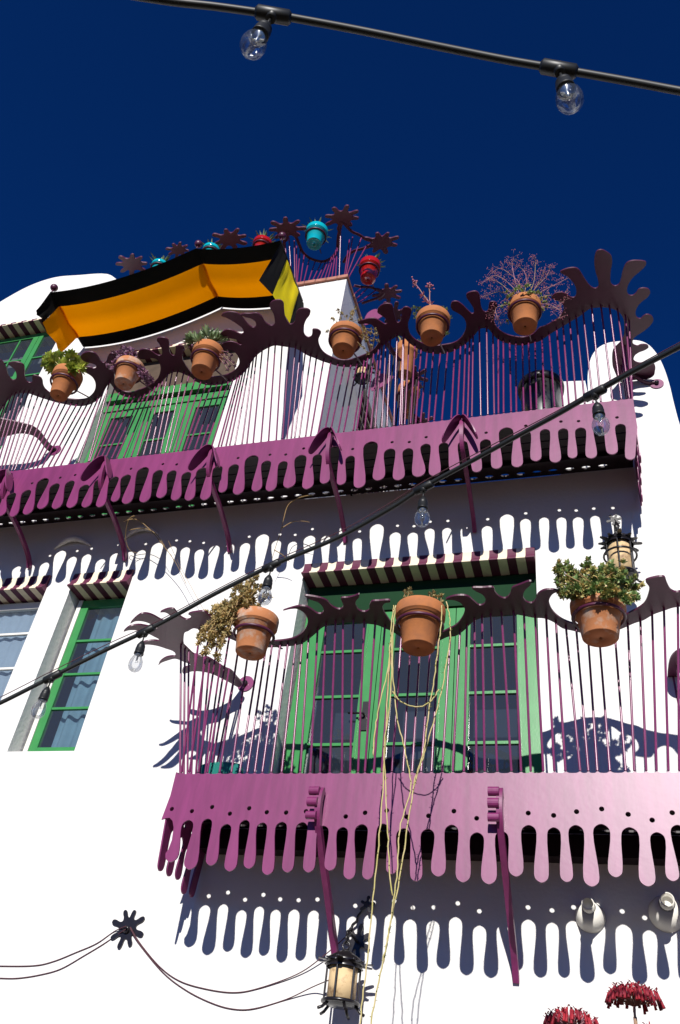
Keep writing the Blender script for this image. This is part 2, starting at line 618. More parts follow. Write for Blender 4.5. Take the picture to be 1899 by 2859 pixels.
def room(o, deep=0.9):
    x0, x1, z0, z1 = o
    mb = MB()
    x0 -= 0.15; x1 += 0.15; z0 -= 0.1; z1 += 0.1
    y0, y1 = 0.33, 0.33 + deep
    mb.add([(x0, y0, z0), (x1, y0, z0), (x1, y0, z1), (x0, y0, z1), (x0, y1, z0), (x1, y1, z0), (x1, y1, z1), (x0, y1, z1)],
           [(4, 5, 6, 7), (0, 4, 7, 3), (1, 2, 6, 5), (0, 1, 5, 4), (3, 7, 6, 2)])
    mb.build('interior', 'interior', house)

def casement(x0, x1, z0, z1, y, st, muntins, verts=(), kind='window', top=None, bottom=None, color='green', glass='pane'):
    top = st if top is None else top
    bottom = st if bottom is None else bottom
    f = MB()
    f.box((x0, y, z0), (x0 + st, y + 0.05, z1))
    f.box((x1 - st, y, z0), (x1, y + 0.05, z1))
    f.box((x0 + st, y + 0.001, z0), (x1 - st, y + 0.049, z0 + bottom))
    f.box((x0 + st, y + 0.001, z1 - top), (x1 - st, y + 0.049, z1))
    fo = f.build(kind, color, house)
    zs = [z0 + bottom] + list(muntins) + [z1 - top]
    xs = [x0 + st] + list(verts) + [x1 - st]
    for zm in muntins:
        bar_box(x0 + st, x1 - st, zm - 0.013, zm + 0.013, y + 0.006, y + 0.044, 'glazing_bar', color, fo)
    for xm in verts:
        bar_box(xm - 0.013, xm + 0.013, z0 + bottom, z1 - top, y + 0.009, y + 0.041, 'glazing_bar', color, fo)
    for i in range(len(zs) - 1):
        for j in range(len(xs) - 1):
            mb = MB()
            t = random.uniform(-0.0015, 0.0015)
            mb.add([(xs[j], y + 0.025 + t, zs[i]), (xs[j + 1], y + 0.025 - t, zs[i]), (xs[j + 1], y + 0.025 - t, zs[i + 1]), (xs[j], y + 0.025 + t, zs[i + 1])], [(0, 1, 2, 3)])
            mb.build('pane', glass, fo)
    return fo

for o in OPEN:
    room(o)

def drape(x0, x1, z0, z1, y, material, parent, waves=9, amp=0.03):
    mb = MB()
    n = waves * 8
    vs, fs = [], []
    for i in range(n + 1):
        t = i / n
        xx = x0 + (x1 - x0) * t
        yy = y + amp * math.sin(t * waves * 2 * math.pi + 0.7 * math.sin(t * 9)) 
        vs += [(xx, yy, z0), (xx, yy * 0.6 + y * 0.4, z1)]
    for i in range(n):
        fs.append((2 * i, 2 * i + 2, 2 * i + 3, 2 * i + 1))
    mb.add(vs, fs, True)
    return mb.build('curtain', material, parent)

# tall window at the left of the lower floor
mz = [onY((160, 2070 - 92), 0.2).z, onY((225, 1880), 0.2).z, onY((265, 1786), 0.2).z]
mz = [onY((193, 1976), 0.2).z, onY((231, 1880), 0.2).z, onY((268, 1786), 0.2).z]
wl = casement(LL[0] + 0.085, LL[1] + 0.02, LL[2] + 0.05, 7.0, 0.20, 0.095, mz, bottom=0.09, top=0.10)
drape(LL[0] + 0.24, LL[1] + 0.25, LL[2] + 0.05, LL[3], 0.34, 'curtain', wl, 5, 0.03)
bar_box(LL[0] + 0.03, LL[0] + 0.083, LL[2], 7.0, 0.19, 0.26, 'jamb', 'white_paint', wl)
# pale window at the photograph's left edge
w0 = casement(L0[0] + 0.02, L0[1] - 0.02, L0[2] + 0.02, 7.0, 0.16, 0.09, [onY((20, 1865), 0.16).z, onY((20, 1770), 0.16).z], color='white_paint')
drape(L0[0], L0[1], L0[2], L0[3], 0.24, 'sheer', w0, 12, 0.012)
# balcony door, lower floor: three glazed leaves
yd = 0.20
ge = [onY(p, yd).x for p in [(878, 1948), (1002, 1950), (1090, 1940), (1221, 1960), (1309, 1970), (1447, 1935)]]
dz = [onY((885, 2078), yd).z, onY((940, 1944), yd).z, onY((955, 1818), yd).z]
edges = [DR[0] + 0.03, (ge[1] + ge[2]) / 2, (ge[3] + ge[4]) / 2, DR[1] - 0.02]
for k in range(3):
    x0, x1 = edges[k] + 0.004, edges[k + 1] - 0.004
    st = 0.1
    f = MB()
    gx0, gx1 = ge[2 * k], ge[2 * k + 1]
    zt = 6.50
    f.box((x0, yd, DR[2]), (gx0, yd + 0.05, zt + 0.1))
    f.box((gx1, yd, DR[2]), (x1, yd + 0.05, zt + 0.1))
    f.box((gx0, yd + 0.001, DR[2]), (gx1, yd + 0.049, DR[2] + 0.22))
    f.box((gx0, yd + 0.001, zt), (gx1, yd + 0.049, zt + 0.1))
    # raised beads round the glass
    for (a, b) in ((gx0 - 0.022, gx0), (gx1, gx1 + 0.022)):
        f.box((a, yd - 0.012, DR[2] + 0.2), (b, yd - 0.0005, zt + 0.02))
    leaf_o = f.build('door', 'green', house)
    zz = [DR[2] + 0.22] + dz + [zt]
    for z in dz:
        bar_box(gx0, gx1, z - 0.014, z + 0.014, yd + 0.006, yd + 0.044, 'glazing_bar', 'green', leaf_o)
    for i in range(len(zz) - 1):
        mb = MB(); t = random.uniform(-0.002, 0.002)
        mb.add([(gx0, yd + 0.025 + t, zz[i]), (gx1, yd + 0.025 - t, zz[i]), (gx1, yd + 0.025 - t, zz[i + 1]), (gx0, yd + 0.025 + t, zz[i + 1])], [(0, 1, 2, 3)])
        mb.build('pane', 'pane', leaf_o)
    if k == 0:
        hc = onY((1019, 2000), yd)
        bar_box(hc.x - 0.03, hc.x + 0.03, hc.z - 0.15, hc.z + 0.15, yd - 0.014, yd - 0.001, 'handle_plate', 'black_metal', leaf_o)
        mb = MB()
        mb.tube([(hc.x, yd - 0.01, hc.z), (hc.x, yd - 0.06, hc.z), (hc.x - 0.02, yd - 0.065, hc.z), (hc.x - 0.15, yd - 0.065, hc.z + 0.005)], 0.011, 8)
        mb.build('handle', 'black_metal', leaf_o)
bar_box(DR[0] + 0.03, DR[1] - 0.02, 6.615, 6.955, yd - 0.02, yd + 0.06, 'transom', 'green_dark', house)
# balcony door of the upper floor, with a head casing
yu = 0.13
f = MB()
f.box((UM[0], yu - 0.05, 10.50), (UM[1] + 0.0, yu + 0.02, 10.66))
f.box((UM[0], yu - 0.02, 10.30), (UM[1], yu + 0.04, 10.42))
f.build('door_head', 'green', house)
bar_box(UM[0] + 0.002, UM[1] - 0.002, 10.665, 11.345, yu - 0.01, yu + 0.02, 'door_head_board', 'brown_board', house)
ux = np.linspace(UM[0] + 0.01, UM[1] - 0.01, 4)
for k in range(3):
    casement(ux[k] + 0.004, ux[k + 1] - 0.004, UM[2], 10.29, yu, 0.15 if k != 1 else 0.17, [9.0, 9.62], bottom=0.25, top=0.12, kind='door')
# upper left window
xb = onY((82, 990), 0.16).x
uz = [9.9, onY((95, 1043), 0.16).z, onY((110, 995), 0.16).z]
casement(UL[0], xb - 0.004, UL[2], 12.66, 0.16, 0.10, uz, [onY((30, 996), 0.16).x], color='green')
casement(xb + 0.004, UL[1] - 0.01, UL[2], 12.66, 0.16, 0.085, uz, color='green')

# ================================================================== STRIPED AWNINGS
def awning(name, label, x0, x1, zlip, ztop, n, group='striped hoods set in the window openings'):
    "purple and cream strips filling the head of an opening: curved lip in front, flat underside going back to the frame"
    t = empty(name, label, 'awning', group)
    t.location = ((x0 + x1) / 2, 0, zlip)
    x0 += 0.004; x1 -= 0.004
    wd = (x1 - x0) / n
    h = ztop - zlip
    prof = [(0.25, h - 0.004), (0.0, h - 0.004), (-0.022, h - 0.006), (-0.032, h * 0.86), (-0.034, h * 0.62), (-0.040, h * 0.40), (-0.056, h * 0.20), (-0.082, 0.018), (-0.084, 0.0), (-0.074, -0.004), (0.25, 0.0)]
    for k in range(n):
        a, b = x0 + k * wd - t.location.x, x0 + (k + 1) * wd - t.location.x
        mb = MB()
        vs = []
        for (y, z) in prof:
            vs += [(a, y, z), (b, y, z)]
        m = len(prof)
        fs = [(2 * i, 2 * i + 1, 2 * ((i + 1) % m) + 1, 2 * ((i + 1) % m)) for i in range(m)]
        fs += [tuple(2 * i for i in reversed(range(m))), tuple(2 * i + 1 for i in range(m))]
        mb.add(vs, fs, False)
        mb.build('stripe', 'maroon_stripe' if k % 2 == 0 else 'cream_stripe', t)
    return t

awning('striped_awning', 'long purple and cream striped awning above the lower balcony door', DR[0], DR[1], 6.966, DR[3], 27)
awning('striped_awning', 'short striped awning above the tall green window', LL[0], LL[1], 7.03, LL[3], 9)
awning('striped_awning', 'striped awning cut by the left photo edge, lower floor', L0[0], L0[1], 7.03, L0[3], 21)
awning('striped_awning', 'striped awning of the upper floor, left of the orange canopy', UL[0], UL[1], 12.69, UL[3], 25)
awning('striped_awning', 'striped awning half hidden behind the upper railing hands', UM[0], UM[1], 11.36, UM[3], 21)

# ================================================================== BALCONIES
LBAL = empty('balcony', 'purple metal balcony with finger railing in front of the green door', 'balcony')
LBAL.location = (-1.0, 0, ZF1)
UBAL = empty('balcony', 'purple metal balcony with finger railing on the top storey', 'balcony')
UBAL.location = (-3.0, 0, ZF2)

def under(mb, parent):
    "rebase mesh coordinates to the parent's origin"
    o = Vector(parent.location)
    mb.v = [tuple(Vector(v) - o) for v in mb.v]
    return mb

def rodp(name, a, b, r, m, parent):
    o = Vector(parent.location)
    return rod(name, Vector(a) - o, Vector(b) - o, r, m, parent)

# ---- handrails: flat plates cut as hands and rings' bays, traced from below on the rail's height
def A_(pts): return reg(0, 800, 4, pts)
def B_(pts): return reg(392, 800, 4, pts)
def C_(pts): return reg(784, 800, 4, pts)
def D_(pts): return reg(1115, 680, 4, pts)
def E_(pts): return reg(1507, 660, 4, pts)
def G_(pts): return reg(1600, 880, 5.244, pts)

up_outer = (A_([(-420, 1000), (-240, 860), (-100, 800), (0, 818), (50, 870), (75, 930), (95, 1000), (140, 1045), (175, 1035), (185, 990), (165, 930), (120, 890), (90, 868), (110, 850), (170, 842), (230, 855),
    (265, 880), (275, 930), (275, 1000), (300, 1060), (340, 1075), (360, 1060), (360, 1010), (370, 990), (410, 998), (460, 1025), (475, 1060), (480, 1100), (500, 1140), (545, 1180), (640, 1235), (800, 1258), (900, 1262), (980, 1245),
    (1040, 1190), (1066, 1130), (1064, 1070), (1030, 1010), (960, 965), (905, 945), (888, 925), (940, 900), (1000, 900), (1050, 918), (1075, 905), (1070, 880), (1030, 860), (960, 845), (915, 815), (902, 775), (945, 740),
    (1010, 730), (1060, 745), (1100, 790), (1130, 840), (1165, 852), (1190, 830), (1205, 780), (1235, 745), (1290, 760), (1300, 830), (1280, 910), (1275, 1000), (1300, 1100), (1370, 1165), (1470, 1180)])
  + B_([(0, 1150), (70, 1120), (140, 1075), (190, 1030), (222, 950), (222, 880), (190, 820), (120, 800), (40, 815), (-20, 800), (-28, 745), (0, 708), (60, 698), (120, 720), (170, 755), (215, 772), (240, 755), (238, 700), (210, 640),
    (185, 605), (190, 580), (235, 568), (285, 578), (318, 610), (322, 670), (325, 720), (345, 760), (375, 772), (390, 740), (395, 690), (410, 665), (450, 655), (485, 672), (495, 710), (478, 750), (470, 800), (500, 870), (540, 930), (580, 978),
    (680, 1015), (830, 1008), (930, 995), (1010, 965), (1070, 920), (1105, 860), (1095, 790), (1050, 730), (990, 705), (920, 715), (895, 690), (920, 640), (1000, 615), (1070, 630), (1120, 655), (1133, 640), (1110, 610), (1060, 590), (980, 575), (910, 562),
    (888, 538), (910, 510), (970, 480), (1030, 490), (1080, 515), (1130, 530), (1152, 515), (1140, 470), (1080, 420), (1010, 375), (950, 345), (903, 328), (925, 300), (980, 285), (1050, 288), (1110, 312), (1160, 370), (1210, 430), (1265, 458), (1290, 440),
    (1285, 395), (1235, 358), (1165, 340), (1120, 318), (1155, 302), (1225, 303), (1300, 297), (1350, 330), (1390, 395), (1430, 425), (1470, 437), (1497, 420), (1500, 370), (1485, 300), (1450, 240), (1445, 200), (1475, 165), (1530, 150)])
  + C_([(0, 155), (30, 185), (35, 240), (45, 330), (70, 390), (100, 420), (130, 418), (155, 390), (165, 320), (190, 265), (240, 245), (300, 250), (330, 275), (322, 320), (285, 370), (262, 430), (253, 490), (270, 545), (305, 568), (340, 555), (352, 515),
    (355, 480), (390, 475), (430, 490), (450, 515), (440, 545), (422, 590), (425, 640), (450, 700), (490, 745), (545, 778), (640, 815), (760, 820), (850, 795), (920, 768), (985, 738), (1050, 690), (1090, 620), (1095, 550), (1070, 480), (1020, 430), (950, 415),
    (890, 420), (860, 405), (920, 375), (1000, 355), (1060, 360), (1120, 395), (1165, 420), (1188, 410), (1180, 370), (1120, 320), (1080, 290), (1085, 250), (1130, 205), (1190, 190), (1240, 205), (1260, 270), (1275, 340), (1300, 402), (1330, 395), (1345, 340),
    (1355, 260), (1385, 230), (1430, 235), (1460, 270), (1450, 330), (1425, 400), (1425, 470), (1450, 540), (1500, 590)])
  + D_([(240, 1105), (340, 1135), (450, 1138), (530, 1125), (595, 1112), (660, 1080), (720, 1010), (745, 940), (740, 870), (700, 810), (640, 770), (590, 740), (573, 700), (590, 655), (640, 645), (700, 680), (760, 740), (810, 783), (833, 775), (825, 720), (790, 660),
    (750, 600), (752, 565), (800, 540), (860, 535), (895, 570), (905, 640), (915, 710), (940, 755), (970, 765), (990, 745), (1000, 690), (1015, 655), (1060, 650), (1092, 670), (1090, 720), (1070, 790), (1060, 850), (1080, 920), (1130, 975), (1190, 1010), (1270, 1035),
    (1400, 1045), (1500, 1005)])
  + E_([(0, 1020), (60, 1000), (150, 950), (220, 900), (260, 840), (270, 790), (250, 750), (200, 720), (130, 690), (170, 640), (230, 625), (290, 640), (350, 680), (390, 680), (408, 650), (405, 580), (370, 510), (310, 450), (228, 400), (290, 365), (380, 350), (430, 365),
    (470, 420), (520, 500), (570, 560), (620, 582), (655, 560), (650, 480), (625, 400), (610, 300), (618, 210), (640, 165), (690, 150), (750, 175), (800, 220), (810, 290), (795, 380), (790, 470), (800, 530), (840, 555), (885, 535), (910, 470), (930, 380), (970, 300),
    (1020, 275), (1100, 270), (1188, 288), (1180, 330), (1110, 400), (1040, 460), (990, 540), (975, 600), (990, 650), (1030, 662), (1070, 640), (1110, 590), (1160, 578), (1215, 590), (1235, 625), (1205, 680), (1140, 730), (1090, 790), (1070, 850), (1085, 905),
    (1125, 920), (1160, 890), (1200, 872), (1250, 890), (1270, 930), (1240, 990), (1160, 1060), (1050, 1140)])
  + G_([(878, 420), (940, 450), (1010, 428), (1090, 440), (1108, 470), (1060, 510), (960, 550), (900, 600), (890, 660), (960, 700), (1080, 690), (1160, 690), (1205, 750), (1200, 820), (1185, 880), (1100, 935), (960, 945), (840, 960), (740, 985)]))
up_inner = (G_([(660, 960), (640, 900), (600, 800), (580, 740), (585, 520), (640, 450), (700, 390), (745, 300)])
  + E_([(945, 1000), (935, 920), (900, 860), (850, 825), (780, 800), (700, 793), (630, 797), (570, 805), (520, 835), (450, 890), (350, 950), (250, 1010), (150, 1070), (60, 1130)])
  + D_([(1568, 1090), (1500, 1110), (1400, 1135), (1300, 1135), (1200, 1115), (1100, 1070), (1040, 1010), (1000, 960), (950, 945), (900, 955), (860, 1000), (810, 1060), (740, 1120), (650, 1180), (560, 1220), (450, 1235), (340, 1225), (240, 1195), (150, 1140)])
  + C_([(1424, 620), (1380, 575), (1320, 550), (1260, 580), (1200, 620), (1160, 650), (1100, 710), (1030, 780), (950, 835), (860, 880), (760, 900), (650, 890), (560, 865), (450, 830), (380, 800), (300, 770), (220, 722), (160, 690), (100, 680), (30, 670)])
  + B_([(1500, 660), (1430, 685), (1350, 730), (1290, 780), (1250, 830), (1210, 900), (1150, 970), (1080, 1030), (1000, 1070), (900, 1095), (800, 1105), (700, 1090), (620, 1060), (560, 1010), (500, 985), (440, 960), (360, 960), (300, 1000), (260, 1050), (200, 1110),
    (130, 1170), (60, 1215), (0, 1240)])
  + A_([(1480, 1245), (1380, 1225), (1300, 1175), (1260, 1120), (1225, 1080), (1195, 1115), (1130, 1230), (1060, 1290), (960, 1330), (850, 1335), (740, 1318), (630, 1295), (540, 1268), (450, 1240), (380, 1215), (340, 1200), (280, 1190), (200, 1200), (130, 1230), (80, 1290),
    (40, 1350), (0, 1390), (-150, 1440), (-330, 1450)]))

def L1_(pts): return reg(340, 1660, 4, pts)
def L2_(pts): return reg(400, 1640, 3.136, pts)
def L3_(pts): return reg(780, 1580, 3.136, pts)
def L4_(pts): return reg(1200, 1560, 2.243, pts)

lo_outer = (L1_([(430, 200), (500, 165), (575, 160), (605, 190), (640, 235), (690, 270), (730, 282), (768, 268), (772, 240), (742, 222), (765, 208), (830, 195), (920, 190)])
  + L2_([(580, 250), (640, 300), (720, 370), (830, 430), (950, 470), (1080, 480), (1165, 470), (1250, 460), (1330, 440), (1400, 390), (1435, 330), (1440, 280), (1410, 225), (1350, 190), (1290, 190), (1225, 205)])
  + L3_([(100, 370), (180, 352), (240, 358), (290, 388), (330, 415), (370, 418), (388, 395), (380, 360), (340, 320), (270, 295), (222, 262), (290, 268), (380, 288), (420, 310), (450, 345), (500, 375), (540, 378), (560, 350), (545, 305), (540, 284), (600, 278), (660, 264),
    (700, 250), (698, 275), (670, 310), (670, 350), (700, 390), (750, 402), (785, 385), (790, 340), (810, 312), (870, 306), (970, 304), (968, 320), (930, 325), (905, 350), (910, 390), (940, 440), (975, 490), (1030, 540), (1120, 585), (1250, 605), (1400, 592), (1480, 555), (1540, 525)])
  + L4_([(190, 390), (215, 345), (218, 310), (190, 275), (150, 260), (100, 256), (130, 240), (190, 230), (240, 237), (280, 270), (310, 292), (340, 285), (350, 255), (330, 225), (290, 205), (265, 185), (330, 182), (400, 182), (410, 210), (440, 240), (475, 248), (505, 220), (515, 185),
    (560, 165), (635, 142), (630, 165), (595, 200), (585, 240), (605, 270), (640, 278), (665, 255), (675, 225), (710, 200), (760, 193), (805, 204), (770, 222), (748, 260), (755, 300), (780, 340), (830, 380), (905, 410), (1000, 435), (1120, 430), (1190, 390), (1230, 352), (1300, 315),
    (1345, 280), (1368, 230), (1375, 180), (1352, 140), (1400, 120), (1470, 115), (1485, 150), (1510, 195), (1545, 210), (1600, 190), (1660, 120), (1760, 110), (1850, 200)]))
lo_inner = (L4_([(1850, 270), (1750, 285), (1650, 280), (1568, 300), (1520, 308), (1470, 325), (1400, 350), (1340, 385), (1280, 405), (1200, 440), (1100, 470), (1000, 475), (900, 452), (830, 435), (780, 400), (720, 375), (650, 370), (600, 360), (540, 350), (460, 355), (380, 365),
    (300, 380), (260, 405), (220, 445), (160, 485)])
  + L3_([(1480, 620), (1400, 655), (1300, 680), (1150, 670), (1050, 615), (980, 570), (930, 550), (860, 520), (800, 510), (740, 505), (650, 495), (560, 500), (480, 510), (420, 520), (370, 545), (320, 590), (260, 640), (200, 680), (120, 700), (0, 710)])
  + L2_([(1200, 525), (1130, 525), (1000, 530), (880, 500), (760, 450), (640, 405), (560, 385), (500, 372)])
  + L1_([(800, 378), (740, 410), (705, 425), (690, 480), (692, 560), (720, 590), (760, 630), (800, 665), (880, 690), (960, 705), (1060, 765), (1150, 820), (1220, 850), (1290, 930), (1345, 1000)])
  + L1_([(1310, 1035), (1200, 980), (1100, 930), (1000, 885), (880, 860), (780, 860), (690, 885), (675, 850), (690, 820), (750, 805), (770, 785), (700, 755), (600, 718), (520, 735), (440, 765), (410, 790), (420, 760), (450, 730), (500, 702), (570, 690), (600, 688), (590, 645), (480, 600), (400, 575),
    (300, 560), (230, 565), (185, 585), (220, 545), (290, 520), (360, 515), (420, 518), (415, 500), (360, 470), (300, 440), (240, 420), (170, 400), (80, 400), (20, 415), (80, 360), (180, 340), (260, 350), (330, 365), (395, 378), (400, 368), (360, 350), (300, 320), (230, 300), (150, 300),
    (95, 325), (150, 260), (220, 215), (290, 215), (360, 240), (430, 280), (500, 305), (540, 290), (555, 265), (530, 225), (480, 200)]))

def plate(parent, loop_px, z, name='handrail', thick=0.016, droop=None):
    lp = smooth_loop(loop_px, 4)
    if droop:
        W2 = lp
        mb = MB()
        ex = [(x, y) for x in range(345, 620, 12) for y in range(1690, 1920, 12)]
        sheet(mb, [W2], lambda u, v: onZ((u, v), z - droop(u, v)), (0, 0, thick), ex)
        under(mb, parent)
        return mb.build(name, 'purple_rail', parent)
    W2 = [(q.x, q.y) for q in (onZ(p, z) for p in lp)]
    mb = MB()
    sheet(mb, [W2], lambda u, v: Vector((u, v, z)), (0, 0, thick))
    under(mb, parent)
    return mb.build(name, 'purple_rail', parent)

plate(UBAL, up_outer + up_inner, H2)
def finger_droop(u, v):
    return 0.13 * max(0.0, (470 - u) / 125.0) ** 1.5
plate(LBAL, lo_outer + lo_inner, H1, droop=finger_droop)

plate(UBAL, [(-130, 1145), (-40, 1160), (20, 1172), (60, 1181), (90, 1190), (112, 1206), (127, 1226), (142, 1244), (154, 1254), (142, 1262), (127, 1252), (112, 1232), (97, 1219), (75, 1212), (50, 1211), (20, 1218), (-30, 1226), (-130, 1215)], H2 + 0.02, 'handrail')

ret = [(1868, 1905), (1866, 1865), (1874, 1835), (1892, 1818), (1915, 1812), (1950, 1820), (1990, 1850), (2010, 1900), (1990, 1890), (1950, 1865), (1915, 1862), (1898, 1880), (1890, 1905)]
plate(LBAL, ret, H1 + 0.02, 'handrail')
for p in [(1880, 1890), (1890, 1860), (1910, 1845)]:
    b = onZ(p, H1 + 0.02)
    rodp('baluster', (b.x + 0.05, b.y, ZF1 + 0.01), b, 0.0095, 'purple_bar', LBAL)

# ---- aprons: cut sheets with drips
def apron_path(items, place):
    "items: ('s'|'d', px x, px y, px width) from left to right"
    pts = []
    for (k, x, y, wd) in items:
        c = place((x, y))
        hw = abs(place((x + wd / 2, y))[0] - place((x - wd / 2, y))[0]) / 2
        s = 1 if k == 's' else -1
        for a in (180, 140, 90, 40, 0):
            pts.append((c[0] + hw * math.cos(math.radians(a)), c[1] - s * hw * 1.15 + s * hw * 1.15 * math.sin(math.radians(a))))
    return smooth_loop(pts, 4, False)

def circle(c, r, n=12):
    return [(c[0] + r * math.cos(2 * math.pi * k / n), c[1] + r * math.sin(2 * math.pi * k / n)) for k in range(n)]

def scallop(xs, z, depth):
    "top edge, from the right to the left, hollowed between the bars"
    out = []
    xs = sorted(xs, reverse=True)
    for i in range(len(xs) - 1):
        a, b = xs[i], xs[i + 1]
        gap = a - b
        if gap < 0.03:
            continue
        for t in (0.0, 0.12, 0.25, 0.5, 0.75, 0.88):
            d = depth * (1 - (2 * t - 1) ** 4) if gap < 0.4 else 0
            out.append((a - gap * t, z - d))
    return out

# bars of the lower balcony: foot x, head x (photo), heads follow the rail's inner edge
low_pairs = [(580, 641), (614, 670), (647, 697), (670, 728), (691, 744), (712, 760), (733, 783), (758, 804), (787, 826), (814, 844), (839, 862), (867, 887), (894, 910), (921, 937), (955, 958), (978, 987), (1000, 1017), (1019, 1048), (1044, 1075),
             (1066, 1095), (1095, 1121), (1126, 1147), (1151, 1174), (1176, 1204), (1205, 1225), (1235, 1258), (1264, 1285), (1295.5, 1304), (1331, 1324.5), (1353.5, 1346), (1388.7, 1370), (1428, 1400), (1455, 1434), (1482, 1463), (1517, 1494), (1548, 1525), (1579, 1552),
             (1620, 1580), (1643, 1609), (1668, 1641), (1703, 1672), (1747, 1715.6), (1771.5, 1753), (1804.6, 1788), (1833.6, 1821), (1866.7, 1854), (1897, 1893), (1930, 1930)]
low_pairs = [(555, 612), (530, 585), (508, 560)] + low_pairs

def edge_y(loop, x):
    best = None
    n = len(loop)
    for i in range(n - 1):
        (xa, ya), (xb_, yb) = loop[i], loop[i + 1]
        if (xa - x) * (xb_ - x) <= 0 and abs(xa - xb_) > 1e-6:
            y = ya + (yb - ya) * (x - xa) / (xb_ - xa)
            if best is None or y < best:
                best = y
    return best

front_in1 = [p for p in lo_inner if p[0] > 538 and not (p[0] < 700 and p[1] > 1790)]
feet1 = []
for (fx, hx) in low_pairs:
    a = onY((fx, 2153), -D1)
    a.z = ZB1 - 0.004
    y = edge_y(front_in1, hx)
    if y is None:
        y = 1760
    b = onZ((hx, y - 9), H1)
    feet1.append(a.x)
    rodp('baluster', a, b + Vector((0, 0, 0.006)), 0.0095, 'purple_bar', LBAL)
XL = -3.478                     # left end of the lower balcony
for k in range(9):
    t = (k + 0.3) / 9
    yb = -D1 + 0.06 + t * (D1 - 0.12)
    hp = [(505, 1800), (516, 1812), (527, 1818), (545, 1826), (570, 1835), (585, 1845), (615, 1855), (640, 1868), (655, 1885)][k]
    b = onZ(hp, H1)
    rodp('baluster', (XL, yb, ZB1 - 0.004), b + Vector((0, 0, 0.006)), 0.0095, 'purple_bar', LBAL)

def M1_(l): return [(k, 400 + x / 2, 2140 + y / 2, w_ / 2) for (k, x, y, w_) in l]
def M2_(l): return [(k, 1115 + x / 2, 2140 + y / 2, w_ / 2) for (k, x, y, w_) in l]
low_items = (M1_([('d', 150, 533, 74), ('s', 255, 298, 66), ('d', 256, 574, 76), ('s', 362, 290, 60), ('d', 375, 552, 66), ('s', 468, 320, 62), ('d', 480, 584, 70), ('s', 572, 297, 58), ('d', 586, 569, 64), ('s', 668, 312, 60), ('d', 690, 604, 66), ('s', 776, 308, 66),
    ('d', 802, 590, 64), ('s', 890, 310, 66), ('d', 920, 590, 66), ('s', 1008, 330, 66), ('d', 1040, 580, 66), ('s', 1116, 337, 64), ('d', 1147, 629, 66), ('s', 1222, 321, 74), ('d', 1250, 630, 62), ('s', 1340, 318, 66), ('d', 1385, 599, 64), ('s', 1455, 344, 80)])
  + M2_([('d', 92, 640, 68), ('s', 160, 347, 78), ('d', 216, 613, 82), ('s', 293, 324, 78), ('d', 355, 645, 84), ('s', 434, 367, 80), ('d', 500, 656, 88), ('s', 572, 360, 76), ('d', 652, 613, 84), ('s', 722, 326, 86), ('d', 795, 647, 82), ('s', 862, 339, 76), ('d', 936, 644, 72), ('s', 985, 326, 88),
    ('d', 1076, 669, 90), ('s', 1126, 320, 96), ('d', 1210, 617, 82), ('s', 1284, 338, 100), ('d', 1390, 668, 92), ('s', 1438, 366, 86), ('d', 1530, 639, 76), ('s', 1552, 325, 86), ('d', 1660, 650, 80), ('s', 1700, 330, 86), ('d', 1790, 640, 80)]))
low_dots = [(400 + x / 2, 2140 + y / 2) for x, y in [(160, 237), (272, 249), (385, 226), (484, 263), (592, 233), (690, 255), (798, 257), (909, 250), (1131, 279), (1239, 258), (1360, 246), (1470, 280)]] + \
           [(1115 + x / 2, 2140 + y / 2) for x, y in [(163, 275), (305, 249), (432, 289), (720, 260), (862, 273), (990, 252), (1130, 237), (1278, 267), (1412, 299), (1524, 258)]]

def flat1(p):
    q = onY(p, -D1); return (q.x, q.z)
path = apron_path(low_items, flat1)
xr = path[-1][0] + 0.02
XR1 = xr
el = flat1((457, 2288))
top = scallop([xr] + feet1 + [XL], ZB1, 0.020)
loop = [(XL, ZB1), (XL + 0.001, el[1] + 0.2), (el[0] - 0.02, el[1])] + [flat1(p) for p in [(464, 2284), (474, 2283), (482, 2292), (485, 2310), (480, 2345), (470, 2372)]] + path + [(xr, ZB1)] + top
mb = MB()
sheet(mb, [loop] + [circle(flat1(p), 0.0185) for p in low_dots], lambda u, v: Vector((u, -D1, v)), (0, 0.012, 0))
under(mb, LBAL).build('apron', 'purple', LBAL)

def side_apron(parent, X, D, ztop, zslot, ztip, n, sgn, rnd):
    "return panel from the front corner to the wall"
    rr = random.Random(rnd)
    pts = []
    wd = (D - 0.04) / n
    for k in range(n):
        yc = -D + 0.035 + wd * (k + 0.5)
        zt = ztip + rr.uniform(-0.05, 0.05)
        hw = wd * 0.33
        for a in (180, 140, 90, 40, 0):
            pts.append((yc + hw * math.cos(math.radians(a)), zt + hw * 1.2 - hw * 1.2 * math.sin(math.radians(a))))
        if k < n - 1:
            ys = yc + wd / 2
            zs = zslot + rr.uniform(-0.03, 0.03)
            hs = wd * 0.30
            for a in (180, 140, 90, 40, 0):
                pts.append((ys + hs * math.cos(math.radians(a)), zs - hs * 1.2 + hs * 1.2 * math.sin(math.radians(a))))
    path = smooth_loop(pts, 4, False)
    loop = [(-D + 0.014, ztop)] + [(-D + 0.014, ztip + 0.35)] + path + [(-0.006, ztip + 0.3), (-0.006, ztop)]
    holes = [circle((-D + 0.03 + wd * (k + 1), zslot + 0.1), 0.017) for k in range(n - 1)]
    mb = MB()
    sheet(mb, [loop] + holes, lambda u, v: Vector((X, u, v)), (sgn * 0.012, 0, 0))
    under(mb, parent).build('apron', 'purple', parent)

side_apron(LBAL, XL, D1, ZB1, 3.98, 3.66, 5, 1, 3)
side_apron(LBAL, XR1, D1, ZB1, 3.98, 3.66, 5, -1, 4)

